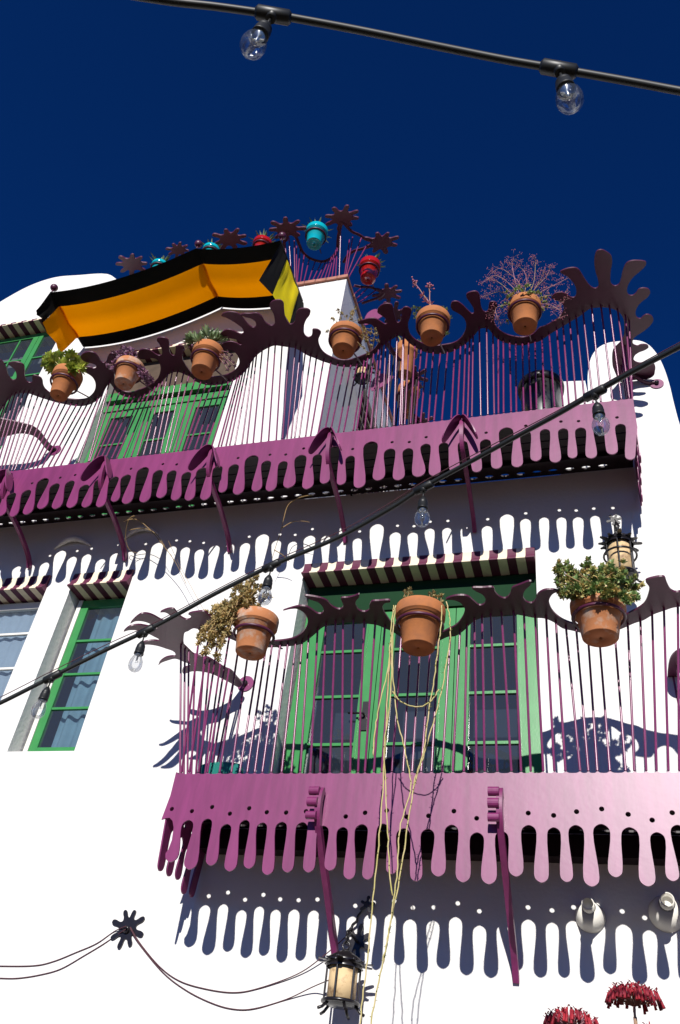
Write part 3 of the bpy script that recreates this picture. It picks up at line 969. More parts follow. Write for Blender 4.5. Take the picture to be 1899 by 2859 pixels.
# upper apron
def N1_(l): return [(k, x / 2, 1180 + y / 2, w_ / 2) for (k, x, y, w_) in l]
def N2_(l): return [(k, 784 + x / 2, 1100 + y / 2, w_ / 2) for (k, x, y, w_) in l]
def N3_(l): return [(k, 1300 + x / 2.618, 1060 + y / 2.618, w_ / 2.618) for (k, x, y, w_) in l]
up_items = (N1_([('s', -330, 440, 50), ('d', -300, 560, 50), ('s', -220, 430, 50), ('d', -190, 545, 50), ('s', -120, 420, 50), ('d', -80, 530, 50), ('s', 0, 400, 50), ('d', -2, 520, 46), ('s', 75, 390, 48), ('d', 68, 524, 44), ('s', 158, 374, 50), ('d', 145, 512, 52), ('s', 252, 308, 62),
    ('d', 226, 480, 54), ('s', 316, 338, 52), ('d', 308, 480, 54), ('s', 400, 322, 50), ('d', 390, 474, 54), ('s', 480, 345, 52), ('d', 474, 472, 52), ('s', 563, 311, 52), ('d', 554, 470, 50), ('s', 645, 300, 52), ('d', 636, 440, 46), ('s', 712, 289, 54), ('d', 702, 452, 58), ('s', 808, 247, 64), ('d', 800, 443, 58),
    ('s', 890, 263, 54), ('d', 893, 419, 54), ('s', 967, 265, 52), ('d', 975, 432, 54), ('s', 1048, 274, 52), ('d', 1052, 433, 54), ('s', 1135, 250, 60), ('d', 1140, 430, 56), ('s', 1222, 240, 54), ('d', 1238, 388, 46), ('s', 1312, 231, 56), ('d', 1325, 400, 60), ('s', 1414, 181, 74), ('d', 1428, 382, 56), ('s', 1492, 211, 54), ('d', 1508, 381, 58)])
  + N2_([('s', 17, 374, 52), ('d', 42, 523, 66), ('s', 116, 339, 66), ('d', 146, 529, 62), ('s', 208, 336, 52), ('d', 242, 499, 54), ('s', 300, 290, 60), ('d', 335, 506, 50), ('s', 391, 344, 52), ('d', 436, 523, 64), ('s', 506, 264, 80), ('d', 544, 481, 68), ('s', 611, 304, 64), ('d', 656, 480, 66), ('s', 712, 302, 60), ('d', 768, 461, 74),
    ('s', 810, 277, 58), ('d', 858, 456, 66), ('s', 910, 270, 54), ('d', 968, 431, 58), ('s', 1017, 262, 56), ('d', 1095, 435, 56), ('s', 1143, 252, 62), ('d', 1206, 416, 62), ('s', 1258, 186, 82), ('d', 1321, 407, 64), ('s', 1366, 206, 62), ('d', 1426, 373, 62), ('s', 1474, 195, 58), ('d', 1535, 381, 64)])
  + N3_([('s', 711, 355, 76), ('d', 784, 572, 70), ('s', 838, 349, 82), ('d', 922, 573, 84), ('s', 968, 335, 76), ('d', 1075, 544, 86), ('s', 1128, 322, 80), ('d', 1208, 583, 76)]))
up_dots = [(x / 2, 1180 + y / 2) for x, y in [(62, 350), (180, 338), (337, 307), (420, 292), (575, 267), (732, 257), (910, 231), (987, 233), (1066, 239), (1330, 197), (1508, 179)]] + \
          [(784 + x / 2, 1100 + y / 2) for x, y in [(28, 338), (128, 304), (402, 307), (622, 269), (718, 268), (812, 241), (915, 233), (1147, 216), (1368, 177)]] + \
          [(1300 + x / 2.618, 1060 + y / 2.618) for x, y in [(697, 306), (826, 303), (960, 285), (1107, 276)]]

def flat2(p):
    q = onY(p, -D2); return (q.x, q.z)
XR = onY((1768, 1112), -D2).x
# bars of the upper balcony: heads along the rail, feet straight below
heads = []
for xa, xb2, n in [(-80, 8, 6), (8, 92, 7), (92, 278, 12), (278, 392, 8)]:
    heads += list(np.linspace(xa, xb2, n, endpoint=False))
heads += [392 + x / 4 for x in (10, 60, 120, 170, 215, 262, 310, 362, 420, 487, 548, 612, 680, 742, 800, 862, 925, 990, 1040, 1090, 1120, 1150, 1185, 1225, 1265, 1300, 1362, 1437, 1508)]
heads += [784 + x / 4 for x in (15, 95, 165, 220, 275, 337, 400, 480, 562, 640, 712, 785, 855, 935, 975, 1040, 1095, 1130, 1175, 1225, 1300, 1375)]
heads += [1115 + x / 4 for x in (45, 110, 175, 245, 315, 380, 460, 540, 620, 685, 740, 787, 825, 893, 975, 1045, 1105, 1162, 1232, 1300, 1375, 1442, 1515)]
heads += [1507 + x / 4 for x in (25, 105, 188, 260, 335, 405, 483, 580, 683, 778, 870)]
front_in2 = [p for p in up_inner if not (p[0] > 1690 and p[1] > 890)]
rng = random.Random(11)
feet2 = []
for hx in heads:
    y = edge_y(front_in2, hx)
    if y is None:
        continue
    b = onZ((hx, y - 7), H2)
    if b.x > XR - 0.02: continue
    a = Vector((b.x + rng.uniform(-0.012, 0.012), -D2, ZB2 - 0.004))
    feet2.append(a.x)
    rodp('baluster', a, b + Vector((0, 0, 0.006)), 0.0095, 'purple_bar', UBAL)
for k, hp in enumerate([(1746, 880), (1757, 895), (1752, 935), (1745, 965), (1738, 1000), (1735, 1020)]):
    b = onZ(hp, H2)
    rodp('baluster', (XR - 0.006, -D2 + 0.03 + k * 0.15, ZB2 - 0.004), b + Vector((0, 0, 0.006)), 0.0095, 'purple_bar', UBAL)

path = apron_path(up_items, flat2)
xl = path[0][0] - 0.01
top = scallop([XR] + feet2 + [xl], ZB2, 0.018)
loop = [(xl, ZB2), (xl, path[0][1])] + path + [flat2((1779, 1200)), (XR, ZB2)] + top
mb = MB()
sheet(mb, [loop] + [circle(flat2(p), 0.018) for p in up_dots], lambda u, v: Vector((u, -D2, v)), (0, 0.012, 0))
under(mb, UBAL).build('apron', 'purple', UBAL)
side_apron(UBAL, XR, D2, ZB2, 7.86, 7.47, 5, -1, 5)

# ---- floors: slats along the front, a pierced plate at the wall
def floor(parent, x0, x1, D, z, n, seed):
    rr = random.Random(seed)
    ys = np.linspace(-D + 0.02, -0.20, n + 1)
    for k in range(n):
        mb = MB()
        mb.box((x0, ys[k] + 0.004, z - 0.02 + rr.uniform(-0.004, 0.004)), (x1, ys[k + 1] - 0.004 - rr.choice([0, 0.003, 0.008]), z + 0.01))
        under(mb, parent).build('floor_slat', 'purple_dark', parent)
    mb = MB()
    holes = []
    x = x0 + 0.15
    while x < x1 - 0.15:
        holes.append([(x + 0.05 * math.cos(a), -0.075 + 0.022 * math.sin(a)) for a in np.linspace(0, 2 * math.pi, 10, endpoint=False)])
        x += 0.17
    sheet(mb, [[(x0, -0.197), (x1, -0.197), (x1, -0.01), (x0, -0.01)]] + holes, lambda u, v: Vector((u, v, z - 0.02)), (0, 0, 0.02))
    under(mb, parent).build('pierced_plate', 'purple_dark', parent)
    for yy in (-D + 0.06, -0.26):
        mb = MB(); mb.box((x0, yy - 0.02, z - 0.075), (x1, yy + 0.02, z - 0.024))
        under(mb, parent).build('floor_beam', 'purple_dark', parent)

floor(LBAL, XL + 0.02, XR1 - 0.02, D1, ZF1, 6, 1)
mb = MB(); mb.box((XL + 0.02, -0.15, 4.02), (XR1 - 0.02, -0.004, ZF1 - 0.08)); under(mb, LBAL).build('ledger_beam', 'purple_dark', LBAL)
floor(UBAL, -9.5, XR - 0.03, D2, ZF2, 6, 2)

# ---- brackets
def strap(parent, X, pts, wd, th, name='bracket'):
    "flat strap: path in (Y, Z), th wide along X, wd deep across the path"
    P = spline3([(0, y, z) for (y, z) in pts], 6)
    mb = MB()
    vs, fs = [], []
    m = len(P)
    for i in range(m):
        d = (P[min(m - 1, i + 1)] - P[max(0, i - 1)]).normalized()
        nrm = Vector((0, -d.z, d.y))
        for (sx, sn) in ((-1, -1), (1, -1), (1, 1), (-1, 1)):
            vs.append(Vector((X + sx * th / 2, 0, 0)) + P[i] + nrm * sn * wd / 2)
    for i in range(m - 1):
        for k in range(4):
            k2 = (k + 1) % 4
            fs.append((i * 4 + k, i * 4 + k2, (i + 1) * 4 + k2, (i + 1) * 4 + k))
    fs += [(3, 2, 1, 0), tuple((m - 1) * 4 + k for k in range(4))]
    mb.add(vs, fs, False)
    return under(mb, parent).build(name, 'purple', parent)

for bx in (onY((892, 2300), -D1).x, onY((1399, 2300), -D1).x, XR1 - 0.12):
    br = strap(LBAL, bx, [(-0.006, 3.17), (-0.10, 3.30), (-0.34, 3.52), (-0.62, 3.76), (-0.80, 3.92), (-0.885, 4.02), (-0.905, 4.12), (-0.89, 4.20), (-0.86, 4.225)], 0.055, 0.045)
    for (yy, zz, rr) in ((-0.925, 4.20, 0.033), (-0.935, 4.11, 0.035), (-0.925, 4.01, 0.030)):
        mb = MB()
        mb.lathe([(rr, -0.07), (rr, 0.01)], 16, (bx - 0.01, yy, zz), (1, 0, 0)); mb.sm = [False] * len(mb.sm)
        o = under(mb, LBAL).build('lobe', 'purple', br)
        o.matrix_parent_inverse = Matrix.Identity(4)

def leafstrap(mb, pts, w0, th):
    "wing: falls away sideways, its width runs outwards from the apron"
    P = spline3(pts, 7)
    m = len(P)
    vs, fs = [], []
    for i in range(m):
        t = i / (m - 1)
        d = (P[min(m - 1, i + 1)] - P[max(0, i - 1)]).normalized()
        s = Vector((0, 1, 0))
        n = s.cross(d).normalized()
        wd = w0 * math.sqrt(max(0.03, 1 - (2 * t - 1.0) ** 2)) * (0.75 + 0.25 * t)
        for (a, b) in ((-1, -1), (1, -1), (1, 1), (-1, 1)):
            vs.append(P[i] + s * a * wd / 2 + n * b * th / 2)
    for i in range(m - 1):
        for k in range(4):
            k2 = (k + 1) % 4
            fs.append((i * 4 + k, i * 4 + k2, (i + 1) * 4 + k2, (i + 1) * 4 + k))
    fs += [(3, 2, 1, 0), tuple((m - 1) * 4 + k for k in range(4))]
    mb.add(vs, fs, False)

for (ap, dz_) in (((1291, 1176), 0), ((926, 1210), 0), ((597, 1257), 0), ((302, 1288), 0), ((30, 1325), 0)):
    c = onY(ap, -D2 - 0.05)
    bx, zt = c.x, c.z
    br = strap(UBAL, bx, [(-0.006, 7.40), (-0.12, 7.52), (-0.42, 7.66), (-0.70, 7.74), (-0.86, 7.80), (-0.925, 7.90), (-0.945, zt - 0.12), (-0.93, zt - 0.03), (-0.90, zt)], 0.05, 0.04)
    for s in (-1, 1):
        mb = MB()
        leafstrap(mb, [(bx + s * 0.004, -0.97, zt + 0.012), (bx + s * 0.05, -0.985, zt - 0.06), (bx + s * 0.115, -1.0, zt - 0.20), (bx + s * 0.175, -1.01, zt - 0.36)], 0.17, 0.012)
        under(mb, UBAL).build('leaf', 'purple', br)

# ---- wall flanges of the railings
def flange(parent, c, r, tail, name='wall_flange'):
    mb = MB()
    L = circle((c.x, c.z), r, 20)
    sheet(mb, [L], lambda u, v: Vector((u, c.y - 0.012, v)), (0, 0.01, 0))
    o = under(mb, parent).build(name, 'purple', parent)
    mb = MB()
    mb.lathe([(r * 0.32, 0), (r * 0.3, 0.03), (0.0, 0.034)], 10, (c.x, c.y - 0.013, c.z), (0, -1, 0))
    under(mb, parent).build('bolt', 'black_metal', o)
    mb = MB()
    mb.tube(spline3([(c.x, c.y - 0.015, c.z)] + tail, 5), 0.028, 8, flat=0.3)
    under(mb, parent).build('arm', 'purple_rail', o)

fl = onY((688, 1905), 0)
flange(LBAL, Vector((fl.x, -0.001, fl.z - 0.02)), 0.085, [(fl.x - 0.03, -0.10, 5.64), (fl.x - 0.06, -0.22, 5.615)])
fl = onY((1834, 1073), 0)
flange(UBAL, Vector((fl.x, -0.001, fl.z)), 0.075, [(fl.x - 0.12, -0.03, fl.z + 0.02), (fl.x - 0.25, -0.10, H2)])

fl = onY((157, 1254), 0)
flange(UBAL, Vector((fl.x, -0.001, fl.z - 0.03)), 0.09, [(fl.x - 0.05, -0.06, fl.z), (fl.x - 0.12, -0.12, H2 + 0.02)])

# ================================================================== POTS AND PLANTS
def pot_geometry(mb, R0, Rb, h, lip=True, n=32):
    rl = R0
    ri = R0 * 0.93
    prof = [(0.012, 0.012), (0.012, 0.0), (Rb * 0.96, 0.0), (Rb, 0.006), (Rb + (ri * 0.965 - Rb) * 0.72, h * 0.72), (rl * 0.985, h * 0.735), (rl, h * 0.75), (rl * 1.01, h * 0.97), (rl * 0.995, h), (rl * 0.90, h), (rl * 0.88, h * 0.93)]
    mb.lathe(prof, n, close=False)

def make_pot(name, label, axis_xy, z0, z1, R0, Rb, material, group):
    t = empty(name, label, 'flower pot', group)
    t.location = (axis_xy[0], axis_xy[1], z0)
    h = z1 - z0
    mb = MB(); pot_geometry(mb, R0, Rb, h)
    mb.build('pot', material, t)
    mb = MB(); mb.lathe([(0.0, h * 0.9), (R0 * 0.885, h * 0.9)], 24, close=False)
    mb.build('soil', 'soil', t)
    mb = MB(); mb.lathe([(0.0, 0.013), (0.0125, 0.013)], 10, close=False)
    mb.build('drain_hole', 'soil', t)
    return t

def ring(parent, c, r, back):
    mb = MB()
    mb.torus(c, r, 0.013, 36, 8)
    for bk in back:
        mb.tube([Vector(c) + (Vector(bk) - Vector(c)).normalized() * r, bk], 0.009, 6)
    under(mb, parent).build('pot_ring', 'purple_rail', parent)

POTS = {}
def hang(key, label, rim, ringp, bot, wrim, wbot, h, bal, material='terracotta', group='terracotta pots held in the balcony rails'):
    "the pots hang in rings a little in front of and below the rail, as their shadows on the wall show"
    rail_h = h
    low = h < 7
    rim = (rim[0], rim[1] + (13 if low else 6)); bot = (bot[0], bot[1] - 4)
    c = onY(ringp, -1.35 if low else -1.38)
    h = c.z
    x, y = c.x, c.y
    zt = z_at(x, y, rim[1]); zb = z_at(x, y, bot[1])
    R0 = wrim / 2 * px_size((x, y, zt)); Rb = wbot / 2 * px_size((x, y, zb))
    t = make_pot('flower_pot', label, (x, y), zb, zt, R0, Rb, material, group)
    hh = zt - zb
    fr = (h - zb) / hh
    rr = Rb + (R0 * 0.9 - Rb) * min(1, max(0, fr / 0.72)) + 0.014
    ring(bal, (x, y, h), rr, [(x + 0.01, y + 0.60, rail_h + 0.004)])
    POTS[key] = (t, Vector((x, y, zt)), R0, hh)
    return t

hang('P1', 'terracotta pot with brown drooping jade plant at the lower balcony corner', (722, 1713), (709, 1774), (700, 1828), 122, 84, H1, LBAL, 'terracotta_old')
hang('P2', 'terracotta pot trailing long pale vines in front of the door', (1173, 1688), (1172, 1747), (1173, 1814), 138, 92, H1, LBAL)
hang('P3', 'shaded terracotta pot with bushy green and brown jade plant', (1673, 1673), (1672, 1725), (1668, 1786), 150, 100, H1, LBAL, 'terracotta_old')
hang('U1', 'terracotta pot with lime green rosettes, leftmost on the upper rail', (190, 1040), (179, 1072), (160, 1109), 82, 48, H2, UBAL)
hang('U2', 'weathered terracotta pot with small violet leaves, upper rail', (374, 1017), (358, 1040), (351, 1076), 80, 52, H2, UBAL, 'terracotta_old')
hang('U3', 'terracotta pot with pointed grey green rosettes, upper rail', (582, 974), (574, 1007), (562, 1043), 86, 60, H2, UBAL)
hang('U4', 'terracotta pot with dry thin stems near the stucco corner', (966, 927), (963, 953), (953, 984), 94, 62, H2, UBAL)
hang('U5', 'terracotta pot with two tall pink flower stems against the sky', (1211, 884), (1208, 913), (1206, 948), 95, 62, H2, UBAL)
hang('U6', 'terracotta pot with airy pink branching stems against the sky', (1467, 847), (1465, 874), (1465, 916), 92, 66, H2, UBAL)

def local(t, mb):
    o = Vector(t.location)
    mb.v = [tuple(Vector(v) - o) for v in mb.v]
    return mb

def bushy(t, name, material, stems, rad, n_leaf, L, W, every=0.06, stem_mat='twig', seed=1, spread=0.95):
    "stems: lists of 3-D points; rosettes of leaves along and at the ends"
    st = random.getstate(); random.seed(seed)
    s, lf = MB(), MB()
    for pth in stems:
        P = spline3(pth, 5)
        s.tube(P, [rad * (1 - 0.6 * i / len(P)) for i in range(len(P))], 6)
        acc = 0
        for i in range(1, len(P)):
            d = P[i] - P[i - 1]
            acc += d.length
            if i > len(P) * 0.25 and acc > every:
                acc = 0
                ax = (d.normalized() + Vector((random.uniform(-1, 1), random.uniform(-1, 1), random.uniform(-0.6, 1)))).normalized()
                lf.rosette(P[i] + ax * rad * 2, ax, n_leaf, L, W, spread)
        lf.rosette(P[-1], (P[-1] - P[-2]), n_leaf + 3, L, W, spread)
    random.setstate(st)
    local(t, s).build('stems', stem_mat, t)
    return local(t, lf).build(name, material, t)

def px_on(key, p, dy=0.0):
    "photo point at the pot's own depth"
    return onY(p, POTS[key][1].y + dy)

# P1: brown jade hanging over to the left
t, c, r0, hh = POTS['P1']
rr = random.Random(4)
stems = []
tips = [(700, 1625), (672, 1640), (725, 1640), (650, 1665), (625, 1690), (600, 1700), (580, 1720), (575, 1750), (590, 1775), (560, 1790), (575, 1815), (605, 1825), (600, 1770), (630, 1730), (655, 1700), (640, 1760), (612, 1745), (620, 1790), (680, 1670),
        (735, 1660), (700, 1655), (655, 1640), (610, 1730), (590, 1800), (645, 1720), (750, 1668), (715, 1612), (690, 1690), (668, 1715), (585, 1745), (565, 1770), (630, 1770)]
for tp in tips + [(a + rr.uniform(-12, 12), b + rr.uniform(-12, 12)) for a, b in tips]:
    e = px_on('P1', tp, rr.uniform(-0.22, 0.10))
    root = c + Vector((rr.uniform(-0.12, 0.02), rr.uniform(-0.08, 0.05), -0.01))
    mid = root.lerp(e, 0.5) + Vector((-0.02, -0.03, 0.14 if e.z < c.z + 0.05 else 0.03))
    stems.append([root, mid, e])
bushy(t, 'foliage', 'jade_brown', stems, 0.008, 9, 0.042, 0.020, 0.035, seed=3)
# P2: small sprouts and long hanging strands
t, c, r0, hh = POTS['P2']
sp = []
for tp in [(1130, 1655), (1142, 1650), (1148, 1658), (1200, 1660), (1210, 1655), (1222, 1668), (1232, 1668)]:
    e = px_on('P2', tp); sp.append([Vector((e.x, c.y, c.z - 0.02)), e])
bushy(t, 'foliage', 'jade_brown', sp, 0.006, 8, 0.03, 0.014, 0.03, seed=5)
strands = [
    [(1100, 1690), (1095, 1730), (1090, 1790), (1085, 1900), (1078, 2020), (1070, 2180), (1060, 2330), (1045, 2480), (1032, 2620), (1020, 2720), (1008, 2830), (1004, 2900)],
    [(1104, 1690), (1098, 1760), (1096, 1840), (1100, 1920), (1110, 2010), (1130, 2090), (1143, 2160), (1146, 2210), (1120, 2300), (1112, 2380), (1108, 2450), (1092, 2560), (1078, 2640), (1062, 2720), (1040, 2830), (1034, 2900)],
    [(1234, 1690), (1232, 1740), (1220, 1830), (1212, 1900), (1200, 1960), (1192, 2040), (1180, 2110), (1160, 2170), (1150, 2230), (1135, 2330), (1120, 2430), (1098, 2540), (1082, 2620), (1070, 2690)],
    [(1246, 1680), (1255, 1720), (1258, 1780), (1246, 1850), (1235, 1920), (1215, 2000), (1190, 2090), (1170, 2150), (1150, 2220)],
    [(1100, 1700), (1092, 1760), (1094, 1850), (1090, 1950), (1072, 2080), (1074, 2150), (1082, 2300), (1086, 2400), (1095, 2500)],
    [(1098, 1930), (1115, 1955), (1145, 1970), (1180, 1972), (1210, 1950), (1225, 1925)],
    [(1102, 1695), (1094, 1800), (1076, 1900), (1055, 1990), (1046, 2050), (1042, 2110)],
]
random.seed(21)
s, lf = MB(), MB()
for i, pl in enumerate(strands):
    dy = [-0.10, -0.16, -0.14, -0.05, -0.12, -0.2, -0.06][i]
    P = []
    for q in pl:
        yy = c.y + dy
        P.append(onY(q, yy))
    P = spline3(P, 5)
    P = [p + Vector((random.uniform(-1, 1), random.uniform(-1, 1), 0)) * 0.004 for p in P]
    s.tube(P, 0.0048, 5)
    dens = 0.02 if i in (2, 3) else 0.06
    acc = 0
    for k in range(1, len(P)):
        seg = (P[k] - P[k - 1]).length
        m = max(1, int(seg / dens))
        for j in range(m):
            if random.random() < (0.85 if i in (2, 3) else 0.5):
                p = P[k - 1].lerp(P[k], (j + random.random()) / m)
                a = random.uniform(0, 6.28)
                lf.leaf(p, (math.cos(a), math.sin(a), 0.3), (0, 0, 1), random.uniform(0.012, 0.026), 0.009)
local(t, s).build('hanging_stems', 'stem_tan', t)
local(t, lf).build('stem_leaves', 'leaf_lime', t)
# P3: bushy jade
t, c, r0, hh = POTS['P3']
rr = random.Random(9)
stems = []
for tp in [(1560, 1600), (1575, 1580), (1590, 1590), (1600, 1615), (1565, 1635), (1585, 1650), (1560, 1655), (1610, 1640), (1630, 1600), (1640, 1585), (1660, 1620), (1680, 1590), (1690, 1605), (1715, 1600), (1740, 1610), (1760, 1620), (1768, 1640), (1755, 1655),
           (1730, 1650), (1700, 1645), (1670, 1650), (1640, 1655), (1615, 1660), (1720, 1625), (1740, 1635), (1625, 1625), (1655, 1600), (1700, 1580), (1730, 1590), (1680, 1630), (1600, 1590), (1575, 1620), (1765, 1660), (1705, 1620), (1645, 1630)]:
    for rep_ in range(1):
      tp = (tp[0] + rr.uniform(-8, 8), tp[1] + rr.uniform(-6, 8))
      e = px_on('P3', tp, rr.uniform(-0.22, 0.12))
      stems.append([c + Vector((rr.uniform(-0.1, 0.1), rr.uniform(-0.1, 0.1), -0.01)), e + Vector((0, 0, 0.02)), e])
    root = c + Vector((rr.uniform(-0.1, 0.1), rr.uniform(-0.1, 0.1), -0.01))
    stems.append([root, root.lerp(e, 0.5) + Vector((0, 0, 0.05)), e])
for k in range(18):
    e = px_on('P3', (rr.uniform(1570, 1765), rr.uniform(1640, 1678)), rr.uniform(-0.30, -0.12))
    root = c + Vector((rr.uniform(-0.1, 0.1), rr.uniform(-0.12, 0.0), 0.0))
    stems.append([root, root.lerp(e, 0.5) + Vector((0, 0, 0.07)), e])
bushy(t, 'foliage', 'jade_green', stems, 0.006, 12, 0.046, 0.027, 0.06, seed=6)
# U1: lime rosettes
t, c, r0, hh = POTS['U1']
stems = []
rr = random.Random(2)
for tp in [(140, 1000), (155, 1010), (165, 998), (180, 1020), (195, 1000), (210, 1010), (218, 1030), (200, 1030), (150, 1030), (172, 1035), (190, 1040), (222, 1020), (135, 1015)]:
    e = px_on('U1', tp, rr.uniform(-0.12, 0.08))
    stems.append([c + Vector((rr.uniform(-0.05, 0.05), rr.uniform(-0.05, 0.05), -0.02)), e])
bushy(t, 'foliage', 'leaf_lime', stems, 0.008, 22, 0.115, 0.062, 0.3, 'stem_tan', 4)
# U2: violet
t, c, r0, hh = POTS['U2']
stems = []
for tp in [(312, 1010), (320, 990), (335, 985), (350, 978), (365, 975), (305, 1020), (318, 1028), (340, 1000), (375, 990), (395, 1035), (405, 1050), (412, 1065), (420, 1060), (330, 1005), (358, 990), (345, 972)]:
    e = px_on('U2', tp, rr.uniform(-0.15, 0.1))
    stems.append([c + Vector((rr.uniform(-0.06, 0.06), rr.uniform(-0.06, 0.06), -0.02)), c.lerp(e, 0.5) + Vector((0, 0, 0.05)), e])
bushy(t, 'foliage', 'leaf_violet', stems, 0.005, 11, 0.055, 0.026, 0.035, 'stem_pink', 5)
# U3: pointed rosettes with pink small leaves
t, c, r0, hh = POTS['U3']
stems, st2 = [], []
for tp in [(545, 935), (557, 940), (570, 930), (580, 925), (592, 930), (602, 940), (612, 948), (565, 948), (585, 945), (540, 945)]:
    e = px_on('U3', (tp[0], tp[1] + 14), rr.uniform(-0.1, 0.06))
    stems.append([c + Vector((rr.uniform(-0.05, 0.05), rr.uniform(-0.05, 0.05), -0.03)), e])
bushy(t, 'foliage', 'leaf_green', stems, 0.006, 14, 0.15, 0.036, 0.4, 'stem_tan', 6, 0.6)
for tp in [(520, 960), (530, 950), (540, 965), (515, 975), (620, 960), (630, 990), (640, 1000), (650, 1010), (655, 1020), (640, 1020), (630, 1010), (645, 990), (610, 955), (625, 1000), (635, 1030)]:
    e = px_on('U3', tp, rr.uniform(-0.05, 0.12))
    st2.append([c + Vector((rr.uniform(-0.06, 0.06), 0, -0.02)), c.lerp(e, 0.6) + Vector((0, 0, 0.04)), e])
s, lf = MB(), MB()
for pth in st2:
    P = spline3(pth, 4); s.tube(P, 0.003, 5)
    lf.rosette(P[-1], P[-1] - P[-2], 9, 0.035, 0.018); lf.rosette(P[-3], (0, -0.5, 1), 6, 0.03, 0.015)
local(t, s).build('stems', 'stem_pink', t); local(t, lf).build('small_leaves', 'leaf_violet', t)
# U4: dry stems
t, c, r0, hh = POTS['U4']
stems = []
for tp in [(930, 890), (945, 868), (955, 875), (985, 870), (993, 860), (1005, 890), (1015, 915), (1030, 930), (1040, 950), (1050, 935), (1035, 965), (1020, 950), (1045, 920), (915, 925), (1025, 985), (1010, 935), (1055, 950), (980, 880)]:
    e = px_on('U4', tp, rr.uniform(-0.08, 0.12))
    stems.append([c + Vector((rr.uniform(-0.08, 0.08), rr.uniform(-0.08, 0.08), -0.02)), c.lerp(e, 0.5) + Vector((rr.uniform(-.03, .03), 0, 0.06)), e])
bushy(t, 'foliage', 'jade_brown', stems, 0.0035, 5, 0.034, 0.017, 0.07, 'twig', 8)
# U5: two tall stems, rosettes at the rim
t, c, r0, hh = POTS['U5']
s, lf, fl_ = MB(), MB(), MB()
for pth, tip in (([(1205, 862), (1195, 840), (1180, 820), (1170, 805), (1162, 795)], (1158, 790)), ([(1205, 862), (1200, 840), (1200, 815), (1198, 806)], (1200, 800))):
    P = spline3([px_on('U5', q) for q in pth], 5)
    s.tube(P, [0.008 - 0.005 * i / len(P) for i in range(len(P))], 6)
    e = px_on('U5', tip)
    fl_ = MB()
    for k in range(16):
        q = e + Vector((random.gauss(0, 0.028), random.gauss(0, 0.028), random.gauss(0, 0.022)))
        fl_.sphere(q, 0.011, 6, 4)
        s.tube([P[-1], q], 0.002, 4)
    local(t, fl_).build('flower_head', 'petal_pink', t)
for tp in [(1178, 830), (1185, 838), (1190, 842), (1196, 848), (1203, 850), (1182, 826)]:
    lf.rosette(px_on('U5', tp), (random.uniform(-.4, .4), -0.3, 1), 6, 0.05, 0.02)
local(t, s).build('stems', 'stem_pink', t)
local(t, lf).build('dry_leaves', 'petal_pink', t)
lf = MB()
for tp in [(1150, 868), (1158, 862), (1165, 872), (1155, 880), (1170, 865), (1245, 868), (1238, 862), (1258, 890), (1250, 935), (1160, 890)]:
    lf.rosette(px_on('U5', tp, random.uniform(-.05, .05)), (random.uniform(-.5, .5), -0.3, 1), 8, 0.045, 0.024)
local(t, lf).build('foliage', 'leaf_green', t)
# U6: airy branching
t, c, r0, hh = POTS['U6']
random.seed(31)
s, fl_, lf = MB(), MB(), MB()
main = [[(1455, 835), (1430, 800), (1385, 770), (1345, 792)], [(1455, 835), (1440, 790), (1430, 740), (1434, 718)], [(1460, 835), (1450, 790), (1400, 750), (1370, 765)], [(1470, 835), (1490, 790), (1495, 740), (1495, 725)],
        [(1470, 835), (1500, 800), (1530, 765), (1535, 740)], [(1475, 840), (1520, 810), (1560, 790), (1588, 775)], [(1475, 842), (1530, 825), (1570, 830), (1580, 815)], [(1480, 850), (1530, 850), (1565, 870), (1560, 890)],
        [(1450, 840), (1400, 815), (1360, 825), (1345, 830)], [(1450, 840), (1420, 850), (1385, 860), (1390, 890)], [(1460, 835), (1470, 790), (1465, 760), (1450, 745)], [(1450, 840), (1395, 790), (1360, 780)], [(1475, 835), (1510, 780), (1520, 760)],
        [(1440, 850), (1395, 880), (1400, 910)], [(1490, 850), (1545, 860), (1575, 840)]]
for pl in main:
    dy = random.uniform(-0.18, 0.18)
    P = spline3([px_on('U6', q, dy * (i / (len(pl) - 1))) for i, q in enumerate(pl)], 6)
    s.tube(P, [0.005 - 0.0035 * i / len(P) for i in range(len(P))], 5)
    for k in range(4, len(P)):
        for _ in range(2):
            d = Vector((random.uniform(-1, 1), random.uniform(-1, 1), random.uniform(-0.3, 1))).normalized()
            e = P[k] + d * random.uniform(0.03, 0.10)
            s.tube([P[k], P[k].lerp(e, 0.5) + Vector((0, 0, 0.006)), e], 0.0012, 4)
            for _ in range(3):
                q = e + Vector((random.gauss(0, 0.012), random.gauss(0, 0.012), random.gauss(0, 0.012)))
                fl_.sphere(q, 0.0045, 5, 3)
for k in range(70):
    a = random.uniform(0, 6.28)
    p = c + Vector((math.cos(a) * r0 * random.uniform(0.7, 1.25), math.sin(a) * r0 * random.uniform(0.7, 1.25), random.uniform(-0.10, 0.12)))
    lf.rosette(p, (math.cos(a), math.sin(a), 0.6), 7, 0.042, 0.024)
local(t, s).build('stems', 'stem_pink', t)
tag(local(t, fl_).build('flowers', 'petal_pink', t), None, None, kind='stuff')
local(t, lf).build('foliage', 'jade_green', t)

